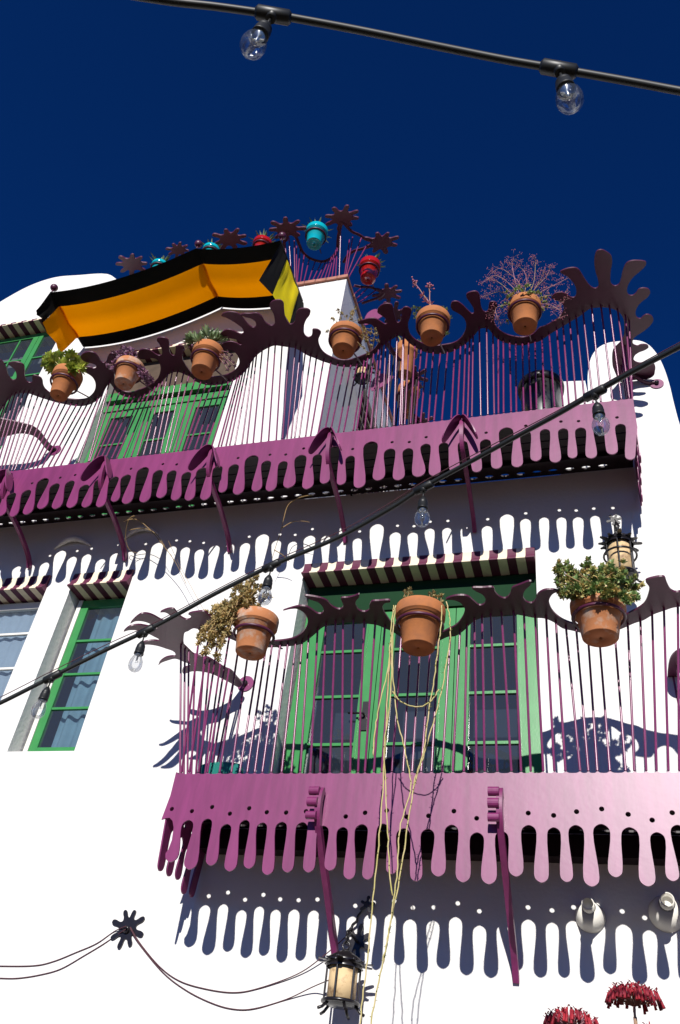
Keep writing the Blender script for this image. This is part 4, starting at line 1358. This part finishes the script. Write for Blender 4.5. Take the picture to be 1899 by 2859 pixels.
# ================================================================== ORANGE CANOPY
can = empty('canopy', 'orange canopy with black borders and hanging yellow end flap', 'canopy')
can.location = (-5.2, -0.1, 12.0)
ribs = [(-7.40, 11.80), (-5.14, 12.27), (-3.80, 12.06)]
def can_z(i, t):
    (xa, za), (xb_, zb) = ribs[i], ribs[i + 1]
    sag = (0.20, 0.09)[i]
    return xa + (xb_ - xa) * t, za + (zb - za) * t - sag * 4 * t * (1 - t)
def strip(name, material, ya, yb, dz=0.0, nseg=14, fy=3, wav=0.0):
    for i in range(2):
        mb = MB()
        vs, fs = [], []
        for k in range(nseg + 1):
            x, z = can_z(i, k / nseg)
            inn = 0.05 * 4 * (k / nseg) * (1 - k / nseg)
            for j in range(fy + 1):
                y = ya + (yb - ya) * j / fy
                zz = z + dz + wav * math.sin(3.0 * j / fy * math.pi) * 0.01 - 0.02 * math.sin(math.pi * j / fy) * (1 if wav else 0)
                vs.append((x, y, zz))
        for k in range(nseg):
            for j in range(fy):
                a = k * (fy + 1) + j
                fs.append((a, a + 1, a + fy + 2, a + fy + 1))
        mb.add(vs, fs, True)
        under(mb, can).build(name, material, can)
strip('orange_panel', 'orange_cloth', -0.80, -0.22, wav=1.0, fy=6)
strip('black_border', 'black_cloth', -1.06, -0.80, 0.0, fy=3)
strip('black_border', 'black_cloth', -0.22, -0.018, 0.0)
for (x, z) in ribs:
    mb = MB(); mb.tube([(x, -1.05, z + 0.016), (x, -0.02, z + 0.016)], 0.016, 8); under(mb, can).build('rib', 'black_metal', can)
    mb = MB(); mb.tube([(x, -1.035, z + 0.02), (x, -1.035, z + 0.10)], 0.01, 8); mb.sphere((x, -1.035, z + 0.15), 0.058, 18, 12); under(mb, can).build('finial', 'purple_rail', can)
mb = MB()
sm = []
for (x, z) in (ribs[1], ribs[0]):
    mb = MB(); mb.box((x - 0.035, -0.80, z - 0.004), (x + 0.035, -0.20, z - 0.001)); under(mb, can).build('rib_sleeve', 'orange_cloth', can)
def flap(name, material, X, quad, lean=0.0, n=6, turn=0.0):
    "hanging cloth in a plane of constant X; quad = four (y, z): top front, top back, bottom back, bottom front"
    mb = MB(); vs, fs = [], []
    (a, b, c_, d) = [Vector((0, *q)) for q in quad]
    for i in range(n + 1):
        for j in range(n + 1):
            u, v = i / n, j / n
            p = (a.lerp(b, u)).lerp(d.lerp(c_, u), v)
            p.x = X + turn * (p.y + 0.55) + lean * v + 0.018 * math.sin(u * 7 + v * 3) * v + 0.012 * math.sin(u * 13) * v
            vs.append(p)
    for i in range(n):
        for j in range(n):
            q = i * (n + 1) + j
            fs.append((q, q + 1, q + n + 2, q + n + 1))
    mb.add(vs, fs, True)
    under(mb, can).build(name, material, can)
flap('flap', 'orange_cloth', -7.398, [(-0.80, 11.803), (-0.22, 11.803), (-0.37, 11.22), (-0.92, 11.25)])
flap('flap', 'black_cloth', -7.398, [(-1.06, 11.803), (-0.80, 11.803), (-0.92, 11.25), (-1.12, 11.27)])
SW = 0.40
def swing(material, tf, tb, bb, bf, seed):
    A, B, C_q, D_q = onX(tf, -3.79), onX(tb, -3.79), onX(bb, -3.79 + SW), onX(bf, -3.79 + SW)
    mb = MB(); vs, fs = [], []
    n = 8
    for i in range(n + 1):
        for j in range(n + 1):
            u, v = i / n, j / n
            p = A.lerp(B, u).lerp(D_q.lerp(C_q, u), v)
            p.x += (0.016 * math.sin(u * 6 + v * 3 + seed) + 0.010 * math.sin(u * 15 + seed)) * math.sin(math.pi * min(1, v + 0.15)) * (0 if i in (0, n) else 1)
            vs.append(p)
    for i in range(n):
        for j in range(n):
            q = i * (n + 1) + j
            fs.append((q, q + 1, q + n + 2, q + n + 1))
    mb.add(vs, fs, True)
    under(mb, can).build('flap', material, can)
swing('yellow_cloth', (801, 724), (834, 815), (809, 902), (761, 823), 1)
swing('black_cloth', (785, 678), (801, 724), (761, 823), (723, 783), 2)
swing('black_cloth', (834, 815), (850, 857), (826, 930), (809, 902), 3)

# ================================================================== ROOF RAILING
ROOF = empty('roof_railing', 'dark purple splat shaped railing round the roof corner', 'railing')
ROOF.location = (-3.6, 0, ZT + 0.07)
ZR = 13.5
def R2_(p): return (740 + p[0] / 3.92, 560 + p[1] / 3.92)
def R3_(p): return (300 + p[0] / 3.136, 560 + p[1] / 3.136)
def splat(mb, c, rx, ry, rot, fingers, seed, z, fat=0.30, depth=0.52, th=0.02, tilt=(0, 0)):
    rr = random.Random(seed)
    pts = []
    for k in range(fingers):
        a0 = rot + 2 * math.pi * k / fingers + rr.uniform(-0.08, 0.08)
        Lk = rr.uniform(0.85, 1.1)
        da = 2 * math.pi / fingers
        for (da_, rad) in ((-0.5, depth * 0.86), (-0.27, depth * 1.0), (-0.20, Lk * 0.86), (-0.09, Lk * 0.99), (0.09, Lk * 0.99), (0.20, Lk * 0.86), (0.27, depth * 1.0)):
            a = a0 + da_ * da * (1.0 if rad < 0.7 else 0.95)
            pts.append((c[0] + rx * rad * math.cos(a), c[1] + ry * rad * math.sin(a)))
    L = smooth_loop(pts, 3)
    sheet(mb, [L], lambda u, v: Vector((u, v, z + tilt[0] * (u - c[0]) + tilt[1] * (v - c[1]))), (0, 0, th))

def roof_splat(p, wpx, seed, rot=0.3, fingers=8):
    c = onZ(p, ZR)
    r = wpx / 2 * px_size(c)
    mb = MB()
    splat(mb, (c.x, c.y), r * 1.25, r * 0.85, rot, fingers, seed, ZR, depth=0.62, th=0.03)
    under(mb, ROOF).build('splat', 'purple_rail', ROOF)
    return c
for i, (p, wpx) in enumerate([(R2_((235, 320)), 86), (R2_((845, 190)), 86), (R2_((1270, 465)), 88), (R2_((1340, 1020)), 70), (R3_((215, 560)), 84), (R3_((620, 435)), 58), (R3_((1070, 340)), 84)]):
    roof_splat(p, wpx, 40 + i, 0.2 + i)
def rail_tube(pl, rad=0.026):
    mb = MB()
    P = spline3([onZ(R2_(p), ZR + 0.004) for p in pl], 6)
    mb.tube(P, rad, 8, flat=0.4)
    under(mb, ROOF).build('rail', 'purple_rail', ROOF)
rail_tube([(60, 560), (130, 560), (200, 520), (215, 420), (235, 340)])
rail_tube([(240, 340), (330, 390), (370, 470), (410, 560), (480, 625), (570, 660), (650, 665), (740, 620), (790, 540), (800, 430), (815, 330), (840, 230)])
rail_tube([(860, 240), (910, 300), (960, 345), (1030, 375), (1090, 415), (1180, 450)])
rail_tube([(1150, 500), (1060, 530), (980, 550), (910, 600), (860, 680)])
rail_tube([(975, 930), (1050, 945), (1150, 950), (1220, 975), (1300, 1010), (1250, 1060), (1150, 1095), (1060, 1125)])
for (a, b) in [((280, 800), (320, 440)), ((300, 800), (345, 500)), ((320, 850), (385, 540)), ((355, 850), (430, 590)), ((400, 870), (485, 640)), ((450, 865), (550, 665)), ((490, 855), (620, 672)), ((540, 850), (665, 668)), ((580, 840), (700, 645)), ((630, 835), (730, 620)),
               ((670, 830), (755, 595)), ((715, 825), (778, 540)), ((755, 810), (792, 500)), ((795, 800), (830, 300)), ((850, 785), (925, 430)), ((900, 790), (960, 400)), ((945, 840), (1060, 400)), ((950, 870), (1120, 480)), ((930, 820), (1000, 560)), ((970, 960), (985, 935)), ((1010, 1040), (1065, 948)), ((1040, 1100), (1130, 950)), ((1060, 1140), (1215, 980)),
               ((250, 820), (262, 400)), ((200, 830), (222, 440))]:
    pa = onZ(R2_(a), ZT + 0.066)
    pa.y = min(max(pa.y, 0.02), 3.5); pa.x = min(pa.x, XC - 0.03)
    rodp('baluster', pa, onZ(R2_(b), ZR + 0.005), 0.010, 'purple_bar', ROOF)
mb = MB(); mb.box((-6.6, 0.05, ZT + 0.066), (XC - 0.03, 0.09, ZT + 0.085)); under(mb, ROOF).build('foot_rail', 'purple_dark', ROOF)

def roof_pot(label, rim, bot, wr, wb, material, spikes, seed):
    mid = ((rim[0] + bot[0]) / 2, (rim[1] + bot[1]) / 2)
    c = onZ(mid, ZR)
    zt, zb = z_at(c.x, c.y, rim[1] + 9), z_at(c.x, c.y, bot[1] - 5)
    s1 = px_size((c.x, c.y, zt))
    t = make_pot('flower_pot', label, (c.x, c.y), zb, zt, wr / 2 * s1, wb / 2 * s1, material, 'glazed pots on the roof railing')
    random.seed(seed)
    lf = MB()
    R0 = wr / 2 * s1
    for k in range(spikes):
        a = random.uniform(0, 6.28)
        e = random.uniform(0.2, 1.25)
        d = Vector((math.cos(a) * math.sin(e), math.sin(a) * math.sin(e), math.cos(e)))
        lf.leaf(Vector((c.x, c.y, zt - 0.03)) + Vector((d.x, d.y, 0)) * R0 * 0.6, d, (0, 0, 1), random.uniform(0.13, 0.22), 0.03, 0.05)
    local(t, lf).build('foliage', 'leaf_green', t)
    ring(ROOF, (c.x, c.y, zb + 0.55 * (zt - zb)), (wr * 0.45 + wb * 0.55) / 2 * s1 + 0.012, [(c.x, c.y + 0.3, ZR)])
roof_pot('turquoise glazed pot at the roof corner against the sky', R2_((577, 300)), R2_((535, 495)), 64, 42, 'teal_glaze', 26, 1)
roof_pot('shiny red glazed pot right of the roof corner', R2_((1165, 668)), R2_((1115, 880)), 60, 42, 'red_glaze', 34, 2)
roof_pot('bright red glazed pot behind the right end of the canopy', R3_((1360, 345)), R3_((1340, 480)), 54, 36, 'red_glaze', 30, 3)
roof_pot('turquoise glazed pot low behind the canopy edge', R3_((465, 545)), R3_((440, 660)), 50, 34, 'teal_glaze', 30, 4)
roof_pot('turquoise pot rim just showing over the canopy middle', R3_((915, 405)), R3_((890, 520)), 50, 34, 'teal_glaze', 26, 5)

# ---- side balcony of the top storey, seen past the corner
SB = empty('railing', 'dark railing with pots past the stucco corner, seen against the sky', 'railing')
SB.location = (-2.6, 1.0, ZF2)
ZS = 11.2
mb = MB()
P = spline3([onZ(p, ZS) for p in [(1045, 905), (1085, 965), (1110, 1000), (1150, 1035), (1165, 1060), (1140, 1085), (1110, 1110), (1150, 1160), (1175, 1185), (1215, 1230)]], 6)
mb.tube(P, 0.035, 8, flat=0.4)
under(mb, SB).build('rail', 'purple_rail', SB)
for i, p in enumerate([(1158, 1055), (1178, 1182), (1100, 880)]):
    c = onZ(p, ZS)
    mb = MB(); splat(mb, (c.x, c.y), 0.2, 0.22, 0.5 + i, 7, 60 + i, ZS + 0.01)
    under(mb, SB).build('splat', 'purple_rail', SB)
for k in range(1, len(P) - 1, 3):
    rodp('baluster', (P[k].x, P[k].y, ZF2 - 0.04), P[k], 0.012, 'purple_dark', SB)
for (p, yy, w_) in (((1052, 880), 0.35, 0.16), ((1072, 1062), 1.2, 0.17)):
    c = onY(p, yy)
    mb = MB()
    lp = smooth_loop([(c.x - w_, c.z - w_ * 1.2), (c.x - w_ * 0.95, c.z + w_ * 0.5), (c.x - w_ * 0.3, c.z + w_), (c.x + w_ * 0.4, c.z + w_ * 0.6), (c.x + w_ * 0.8, c.z + w_ * 0.45), (c.x + w_ * 0.75, c.z), (c.x + w_ * 0.3, c.z - w_ * 0.5)], 4)
    sheet(mb, [lp], lambda u, v: Vector((u, yy, v)), (0, 0.012, 0))
    under(mb, SB).build('wall_flange', 'purple', SB)
for (lab, p, top_, w_, seed) in (('small terracotta pot seen behind the balcony bars past the corner', (1130, 1040), 970, 62, 1), ('brown pot with grassy plant low behind the upper balcony bars', (1136, 1150), 1085, 64, 2)):
    c = onZ(p, ZS - 0.15)
    zt = z_at(c.x, c.y, top_)
    t = make_pot('flower_pot', lab, (c.x, c.y), ZS - 0.2, zt, w_ / 2 * px_size(c), w_ / 3.1 * px_size(c), 'terracotta', 'pots on the side railing')
    random.seed(70 + seed)
    lf = MB()
    for k in range(30):
        a = random.uniform(0, 6.28); e = random.uniform(0.1, 1.5)
        lf.leaf((c.x + math.cos(a) * .1, c.y + math.sin(a) * .1, zt), (math.cos(a) * math.sin(e), math.sin(a) * math.sin(e), math.cos(e)), (0, 0, 1), random.uniform(.1, .2), .025)
    local(t, lf).build('foliage', 'jade_green', t)

# ================================================================== BARREL AND CHAIR
bt = empty('metal_drum', 'dark grey metal drum standing behind the upper balcony bars', 'drum')
c = onY((1510, 1080), -0.36)
bt.location = (c.x, -0.36, ZF2 + 0.012)
hb = c.z - bt.location.z
mb = MB(); mb.lathe([(0.20, 0), (0.205, 0.01), (0.215, hb * 0.5), (0.225, hb - 0.06)], 36); mb.build('drum_body', 'grey_metal', bt)
mb = MB(); mb.lathe([(0.226, hb - 0.10), (0.252, hb - 0.09), (0.258, hb - 0.03), (0.25, hb), (0.20, hb)], 36, close=False); mb.build('rim', 'black_metal', bt)

ch = empty('balcony_chair', 'dark teal chair back low behind the left bars of the lower balcony', 'chair')
c = onY((600, 2150), -0.42)
ch.location = (c.x, -0.42, ZF1 + 0.012)
zt = z_at(c.x, -0.42, 2116) - ch.location.z
mb = MB()
lp = smooth_loop([(-0.21, zt - 0.22), (-0.20, zt - 0.03), (-0.12, zt), (0.12, zt), (0.20, zt - 0.03), (0.21, zt - 0.22), (0.14, zt - 0.30), (-0.14, zt - 0.30)], 4)
sheet(mb, [lp], lambda u, v: Vector((u, 0.10, v)), (0, 0.025, 0)); mb.build('backrest', 'teal_plastic', ch)
mb = MB(); mb.box((-0.21, -0.26, zt - 0.36), (0.21, 0.12, zt - 0.325)); mb.build('seat', 'teal_plastic', ch)
for sx in (-0.18, 0.18):
    for sy in (-0.23, 0.10):
        mb = MB(); mb.tube([(sx, sy, 0), (sx, sy, zt - 0.36)], 0.016, 8); mb.build('leg', 'teal_plastic', ch)

# ================================================================== LANTERNS
def lantern(label, c, s, ringed):
    t = empty('lantern', label, 'lantern', 'iron lanterns hung on the wall')
    t.location = c                       # centre of the roof disc
    mb = MB(); splat(mb, (0, 0), 0.195 * s, 0.195 * s, 0.1, 12, 5, 0.0, depth=0.74, th=0.008)
    mb.lathe([(0.13 * s, -0.012), (0.12 * s, 0.03), (0.05 * s, 0.075), (0.02 * s, 0.09), (0.0, 0.092)], 20)
    mb.lathe([(0.125 * s, -0.035), (0.128 * s, -0.012), (0.10 * s, -0.012)], 24, close=False)
    mb.build('lantern_roof', 'black_metal', t)
    hh = 0.225 * s if not ringed else 0.34 * s
    mb = MB(); mb.lathe([(0.098 * s, -hh - 0.012), (0.098 * s, -0.02)], 20); mb.build('shade', 'parchment', t)
    for k in range(6):
        a = 0.4 + k * math.pi / 3
        rod('cage_bar', (0.116 * s * math.cos(a), 0.116 * s * math.sin(a), -hh - 0.02), (0.116 * s * math.cos(a), 0.116 * s * math.sin(a), -0.012), 0.008, 'black_metal', t)
    mb = MB(); mb.torus((0, 0, -hh - 0.02), 0.122 * s, 0.014, 28, 8)
    mb.lathe([(0.12 * s, -hh - 0.02), (0.09 * s, -hh - 0.045), (0.0, -hh - 0.05)], 24, close=False); mb.build('base_ring', 'black_metal', t)
    if ringed:
        mb = MB(); mb.torus((0, 0, -hh * 0.42), 0.14 * s, 0.010, 28, 8); mb.build('hoop', 'black_metal', t)
    for k in range(5):
        a = 0.2 + k * 2 * math.pi / 5
        mb = MB(); mb.tube([(0.10 * s * math.cos(a), 0.10 * s * math.sin(a), -hh - 0.03), (0.14 * s * math.cos(a), 0.14 * s * math.sin(a), -hh - 0.07), (0.17 * s * math.cos(a), 0.17 * s * math.sin(a), -hh - 0.085)], 0.011, 7); mb.build('foot', 'black_metal', t)
    # hanger
    mb = MB(); mb.torus((0, 0, 0.12), 0.028, 0.008, 16, 6, (0, 1, 0)); mb.torus((0.0, 0, 0.17), 0.026, 0.008, 16, 6, (1, 0, 0)); mb.build('hanger_chain', 'black_metal', t)
    return t
c1 = onY((962, 2690), -0.30)
l1 = lantern('black iron lantern with stained shade below the lower balcony', c1, 1.06, False)
mb = MB()
cc = onY((998, 2630), -0.02)
lp = []
sheet_c = (cc.x - c1.x, cc.z - c1.z)
tmp = MB(); splat(tmp, (0, 0), 0.115, 0.125, 0.5, 7, 9, 0.0, depth=0.5, th=0.012)
mb.add([(v[0] + sheet_c[0], -0.025 - v[2] - c1.y, v[1] + sheet_c[1]) for v in tmp.v], tmp.f)
mb.tube([(sheet_c[0], -0.03 - c1.y, sheet_c[1]), (0.0, 0.08, 0.23), (0.0, 0, 0.20)], 0.012, 8)
mb.build('wall_bracket', 'black_metal', l1)
hp = [onY(p, -0.05) for p in [(1022, 2530), (1010, 2545), (1000, 2558), (996, 2572), (985, 2582), (980, 2595), (970, 2602), (973, 2615)]]
mb = MB(); mb.tube([p - c1 for p in spline3(hp, 5)], 0.011, 7)
tmp = MB(); splat(tmp, (0, 0), 0.065, 0.065, 0.2, 5, 3, 0.0, depth=0.45, th=0.012)
hc = onY((1026, 2526), -0.06) - c1
mb.add([(v[0] + hc.x, hc.y - v[2], v[1] + hc.z) for v in tmp.v], tmp.f)
mb.build('scroll_hook', 'black_metal', l1)
c2 = onY((1728, 1518), -0.30)
l2 = lantern('black iron lantern with round hoops right of the jade plant', c2, 1.05, True)
mb = MB()
tmp = MB(); splat(tmp, (0, 0), 0.075, 0.075, 0.2, 6, 4, 0.0, depth=0.45, th=0.012)
hc = onY((1716, 1452), -0.28) - c2
mb.add([(v[0] + hc.x, hc.y - v[2], v[1] + hc.z) for v in tmp.v], tmp.f)
mb.tube([hc, hc + Vector((0.03, 0, -0.08)), (0, 0, 0.19)], 0.014, 8)
mb.tube([hc, (hc.x, 0.295, hc.z - 0.02)], 0.012, 8)
mb.build('wall_bracket', 'black_metal', l2)
c3 = onX((1015, 1030), XC + 0.22)
l3 = lantern('small dark lantern on the shaded side of the stucco corner', c3, 0.85, False)
mb = MB(); mb.tube([(0, 0, 0.19), (-0.1, 0, 0.24), (-0.215, 0, 0.20)], 0.012, 8); mb.build('wall_bracket', 'black_metal', l3)

# ================================================================== WALL SPLAT WITH WIRES, CONE VENTS
c = onY((358, 2592), 0.0)
ws = empty('wall_ornament', 'black splat shaped metal anchor holding wires on the white wall', 'ornament')
ws.location = (c.x, -0.004, c.z)
tmp = MB(); splat(tmp, (0, 0), 0.155, 0.165, 0.55, 8, 12, 0.0, depth=0.58, th=0.012)
mb = MB(); mb.add([(v[0], -v[2], v[1]) for v in tmp.v], tmp.f); mb.build('splat', 'black_metal', ws)
mb = MB(); mb.torus((0, -0.03, -0.02), 0.022, 0.008, 16, 6, (0, 1, 0.3)); mb.tube([(0, -0.012, 0), (0, -0.04, 0)], 0.012, 8); mb.build('eye_bolt', 'black_metal', ws)

def wire(label, pts, rad=0.0045, m='wire', y=-0.008, cat='wire', name='wire', group=None):
    mb = MB()
    P = spline3([onY(p[:2], p[2] if len(p) > 2 else y) for p in pts], 6)
    mb.tube(P, rad, 6)
    return tag(mb.build(name, m), label, cat, group)
g_ = 'thin wires strung along the white wall'
wire('upper thin wire running left from the splat anchor', [(-60, 2694), (0, 2697), (95, 2696), (150, 2684), (210, 2660), (270, 2634), (320, 2600), (352, 2586, -0.05)], group=g_)
wire('lower thin wire running left from the splat anchor', [(-60, 2728), (0, 2731), (50, 2731), (110, 2722), (170, 2705), (235, 2668), (285, 2638), (326, 2611), (350, 2595, -0.05)], group=g_)
wire('upper wire sagging from the splat anchor to the lantern hook', [(364, 2588, -0.05), (390, 2632), (445, 2698), (500, 2738), (570, 2760), (650, 2771), (720, 2760), (830, 2720, -0.02), (900, 2672, -0.05), (975, 2608, -0.08)], group=g_)
wire('lower wire sagging from the splat anchor to the lantern', [(364, 2592, -0.05), (392, 2640), (455, 2715), (520, 2765), (590, 2800), (650, 2817), (710, 2816), (800, 2790), (870, 2757, -0.06), (905, 2742, -0.13), (935, 2730, -0.2)], group=g_)
wire('very thin wire hanging across the wall left of the lower balcony', [(470, 1510), (500, 1575), (535, 1640), (570, 1705)], 0.002, 'twig', y=-0.15, group=g_)

for (lab, base, neck, rb, rn) in (('white cone shaped vent on the wall, left of the two', (1649, 2562), (1648, 2523), 41, 16.5), ('white cone shaped vent on the wall at the right photo edge', (1862, 2552), (1861, 2512), 49, 19)):
    c = onY(base, 0.0)
    s1 = px_size(c)
    # length along -Y so that the neck shows where the photograph has it
    L = 0.05
    while proj((c.x, -L, c.z))[1] > neck[1] and L < 0.6:
        L += 0.005
    v = empty('wall_vent', lab, 'vent', 'white cone vents under the lower balcony')
    v.location = (c.x, -0.004, c.z)
    mb = MB(); mb.lathe([(rb * s1, 0.0), (rb * s1 * 1.0, 0.012), (rn * s1 * 1.12, L * 0.74), (rn * s1 * 1.12, L * 0.72)], 36, axis=(0, -1, 0), close=False); mb.build('cone', 'white_paint', v)
    mb = MB(); mb.lathe([(rn * s1, L * 0.6), (rn * s1, L), (rn * s1 * 0.84, L), (rn * s1 * 0.84, L * 0.8), (0, L * 0.8)], 30, axis=(0, -1, 0), close=False); mb.build('neck', 'white_paint', v)

# ================================================================== STRING LIGHTS
def string_light(label, cable_px, dist, lamps, rad, scale, wire_off=None):
    t = empty('string_light', label, 'string light')
    xs = [p[0] for p in cable_px]
    def dd(x): return dist[0] + (dist[1] - dist[0]) * (x - xs[0]) / (xs[-1] - xs[0])
    pts = [at_dist(p, dd(p[0])) for p in cable_px]
    t.location = pts[len(pts) // 2]
    P = spline3(pts, 8)
    P = [P[0] + (P[0] - P[1]).normalized() * 9] + P + [P[-1] + (P[-1] - P[-2]).normalized() * 9]
    mb = MB(); mb.tube(P, rad, 10); under(mb, t).build('cable', 'cable_rubber', t)
    if wire_off:
        q = [at_dist((p[0], p[1] - (wire_off + 3.5 * math.sin(p[0] * 0.006 + 1)) ), dd(p[0]) + 0.02) for p in cable_px]
        mb = MB(); mb.tube(spline3(q, 8), rad * 0.22, 6); under(mb, t).build('support_wire', 'wire', t)
    for (jp, bp, sway) in lamps:
        a = at_dist(jp, dd(jp[0]))
        dirc = (at_dist((jp[0] + 20, jp[1] + 20 * (cable_px[-1][1] - cable_px[0][1]) / (cable_px[-1][0] - cable_px[0][0])), dd(jp[0] + 20)) - a).normalized()
        s = scale
        down = Vector((sway[0], sway[1], -1)).normalized()
        mb = MB()
        mb.tube([a - dirc * 0.040 * s, a - dirc * 0.034 * s, a + dirc * 0.034 * s, a + dirc * 0.040 * s], [rad * 1.2, rad * 1.9, rad * 1.9, rad * 1.2], 10)
        mb.tube([a + Vector((0, 0, 0.004)), a + down * 0.022 * s], [rad * 1.9, rad * 1.3], 10)
        b0 = a + down * 0.020 * s
        b1 = a + down * 0.050 * s
        mb.tube([b0, b1], 0.0032 * s, 8)
        q = [(0.006, 0.046), (0.013, 0.058), (0.0165, 0.066), (0.0175, 0.074), (0.0165, 0.076), (0.0185, 0.080), (0.0185, 0.098), (0.0195, 0.099), (0.0195, 0.104), (0.0165, 0.104)]
        mb.lathe([(r * s, h * s) for r, h in q], 18, a, down)
        h = under(mb, t).build('lamp_holder', 'black_rubber', t)
        mb = MB()
        bq = [(0.0135, 0.098), (0.0145, 0.108), (0.0200, 0.120), (0.0255, 0.134), (0.0275, 0.148), (0.0262, 0.161), (0.0205, 0.172), (0.0115, 0.1785), (0.0, 0.180)]
        mb.lathe([(r * s, hh_ * s) for r, hh_ in bq], 24, a, down, close=False)
        under(mb, t).build('bulb', 'bulb_glass', h)
        mb = MB()
        mb.lathe([(0.0125 * s, 0.098 * s), (0.0128 * s, 0.108 * s), (0.004 * s, 0.114 * s), (0.0035 * s, 0.130 * s), (0.0, 0.134 * s)], 12, a, down)
        mb.torus(a + down * 0.137 * s, 0.007 * s, 0.0009 * s, 12, 5, down)
        under(mb, t).build('filament_stem', 'filament', h)
    return t
string_light('black string light cable with bulbs crossing in front of both balconies',
             [(-420, 2140), (-150, 2030), (0, 1963), (145, 1890), (291, 1817), (405, 1763), (484, 1722), (606, 1655), (757, 1580), (945, 1500), (1090, 1420), (1181, 1362), (1330, 1280), (1453, 1213), (1560, 1155), (1662, 1096), (1780, 1030), (1899, 968), (2050, 890), (2350, 740)],
             (4.0, 2.55),
             [((147, 1890), None, (-0.05, 0.0)), ((407, 1763), None, (-0.02, 0.02)), ((758, 1580), None, (0.0, 0.0)), ((1183, 1362), None, (0.02, 0.0)), ((1661, 1098), None, (0.05, 0.02))],
             0.0085, 1.0, 13)
string_light('black string light cable with two bulbs against the dark blue sky',
             [(-100, -95), (200, -40), (460, 2), (600, 18), (730, 36), (800, 47), (1000, 84), (1250, 135), (1400, 165), (1520, 186), (1620, 203), (1760, 228), (1899, 254), (2150, 300)],
             (2.25, 2.05),
             [((763, 42), None, (-0.12, 0.0)), ((1560, 193), None, (0.10, 0.0))],
             0.0085, 1.0)

# ================================================================== TWIGS AND FLOWERS
def twig(label, branches, rad=0.006):
    mb = MB()
    for pts in branches:
        P = spline3([onY(p[:2], p[2]) for p in pts], 6)
        mb.tube(P, [rad * (1 - 0.6 * i / len(P)) for i in range(len(P))], 6)
    return tag(mb.build('dry_vine', 'twig'), label, 'vine', 'dry vines hanging from the upper balcony')
twig('bare looping vine twig over the left eyebrow of the wall', [[(375, 1440, -0.5), (360, 1450, -0.45), (352, 1480, -0.3), (352, 1510, -0.2), (362, 1535, -0.12), (385, 1545, -0.08)], [(345, 1455, -0.5), (380, 1450, -0.45), (415, 1475, -0.4), (450, 1515, -0.35), (490, 1570, -0.3), (520, 1630, -0.25)], [(360, 1480, -0.3), (400, 1475, -0.3), (435, 1490, -0.3), (460, 1525, -0.3)]])
twig('bare forked vine twig hanging in the middle of the wall', [[(870, 1382, -0.6), (835, 1390, -0.5), (805, 1410, -0.45), (792, 1450, -0.4), (785, 1480, -0.35), (772, 1520, -0.3), (760, 1560, -0.25)], [(785, 1476, -0.35), (815, 1458, -0.35), (845, 1455, -0.35), (868, 1459, -0.35)], [(765, 1535, -0.3), (790, 1550, -0.25), (810, 1570, -0.2)]])

def red_flower(label, dist, head, stems, side=None):
    t = empty('red_flower_plant', label, 'flower plant', 'red flower plants in front of the house')
    hx = at_dist(head, dist)
    t.location = (hx.x, hx.y, 0)
    random.seed(hash(label) % 100 if False else len(label))
    s, f, l = MB(), MB(), MB()
    s.tube(spline3([(hx.x + 0.03, hx.y, 0), (hx.x + 0.02, hx.y + 0.01, hx.z * 0.5), (hx.x, hx.y, hx.z - 0.06)], 6), [0.014 - 0.008 * k / 12 for k in range(13)], 8)
    for (dx, dzz, r) in stems:
        top_ = Vector((hx.x + dx, hx.y, hx.z + dzz))
        base = Vector((hx.x, hx.y, hx.z - 0.10 + min(0, dzz) * 0.8))
        s.tube([base, base.lerp(top_, 0.6) + Vector((dx * 0.2, 0, 0)), top_], 0.004, 6)
        f = MB()
        n = int(105 * r / 0.08)
        for k in range(n):
            a = random.uniform(0, 6.28); q = math.sqrt(random.random()) * r
            top = top_ + Vector((math.cos(a) * q, math.sin(a) * q, 0.030 * (1 - (q / r) ** 2) + random.uniform(-0.008, 0.010)))
            s.tube([top_ - Vector((0, 0, 0.03)), top], 0.0012, 4)
            d = Vector((math.cos(a) * 0.35, math.sin(a) * 0.35, -1)).normalized()
            f.tube([top, top + d * 0.016, top + d * random.uniform(0.026, 0.036)], [0.0035, 0.0042, 0.0055], 5)
            f.leaf(top, (random.uniform(-1, 1), random.uniform(-1, 1), 0.4), (0, 0, 1), 0.016, 0.008)
        local(t, f).build('flower_head', 'petal_red', t)
    for k in range(30):
        z = random.uniform(0.2, hx.z - 0.5)
        a = random.uniform(0, 6.28)
        l.leaf((hx.x + 0.02, hx.y, z), (math.cos(a), math.sin(a), 0.4), (0, 0, 1), random.uniform(0.08, 0.14), 0.045)
    local(t, s).build('stems', 'stem_pink', t)
    local(t, l).build('leaves', 'leaf_green', t)
red_flower('tall red flower head at the lower right, taller of the two', 3.4, (1768, 2782), [(0.0, 0.0, 0.085), (0.045, -0.115, 0.05)])
red_flower('red flower head just showing at the bottom edge, shorter one', 3.4, (1595, 2850), [(0.0, 0.0, 0.082)])

for o in list(COL.objects):
    if o.parent is not None and o.name.split('.')[0] in ('foliage', 'stems', 'stem_leaves', 'hanging_stems', 'small_leaves', 'dry_leaves', 'leaves'):
        o['kind'] = 'stuff'
SC.render.film_transparent = False
try:
    SC.cycles.max_bounces = 8
    SC.cycles.transparent_max_bounces = 16
except Exception:
    pass
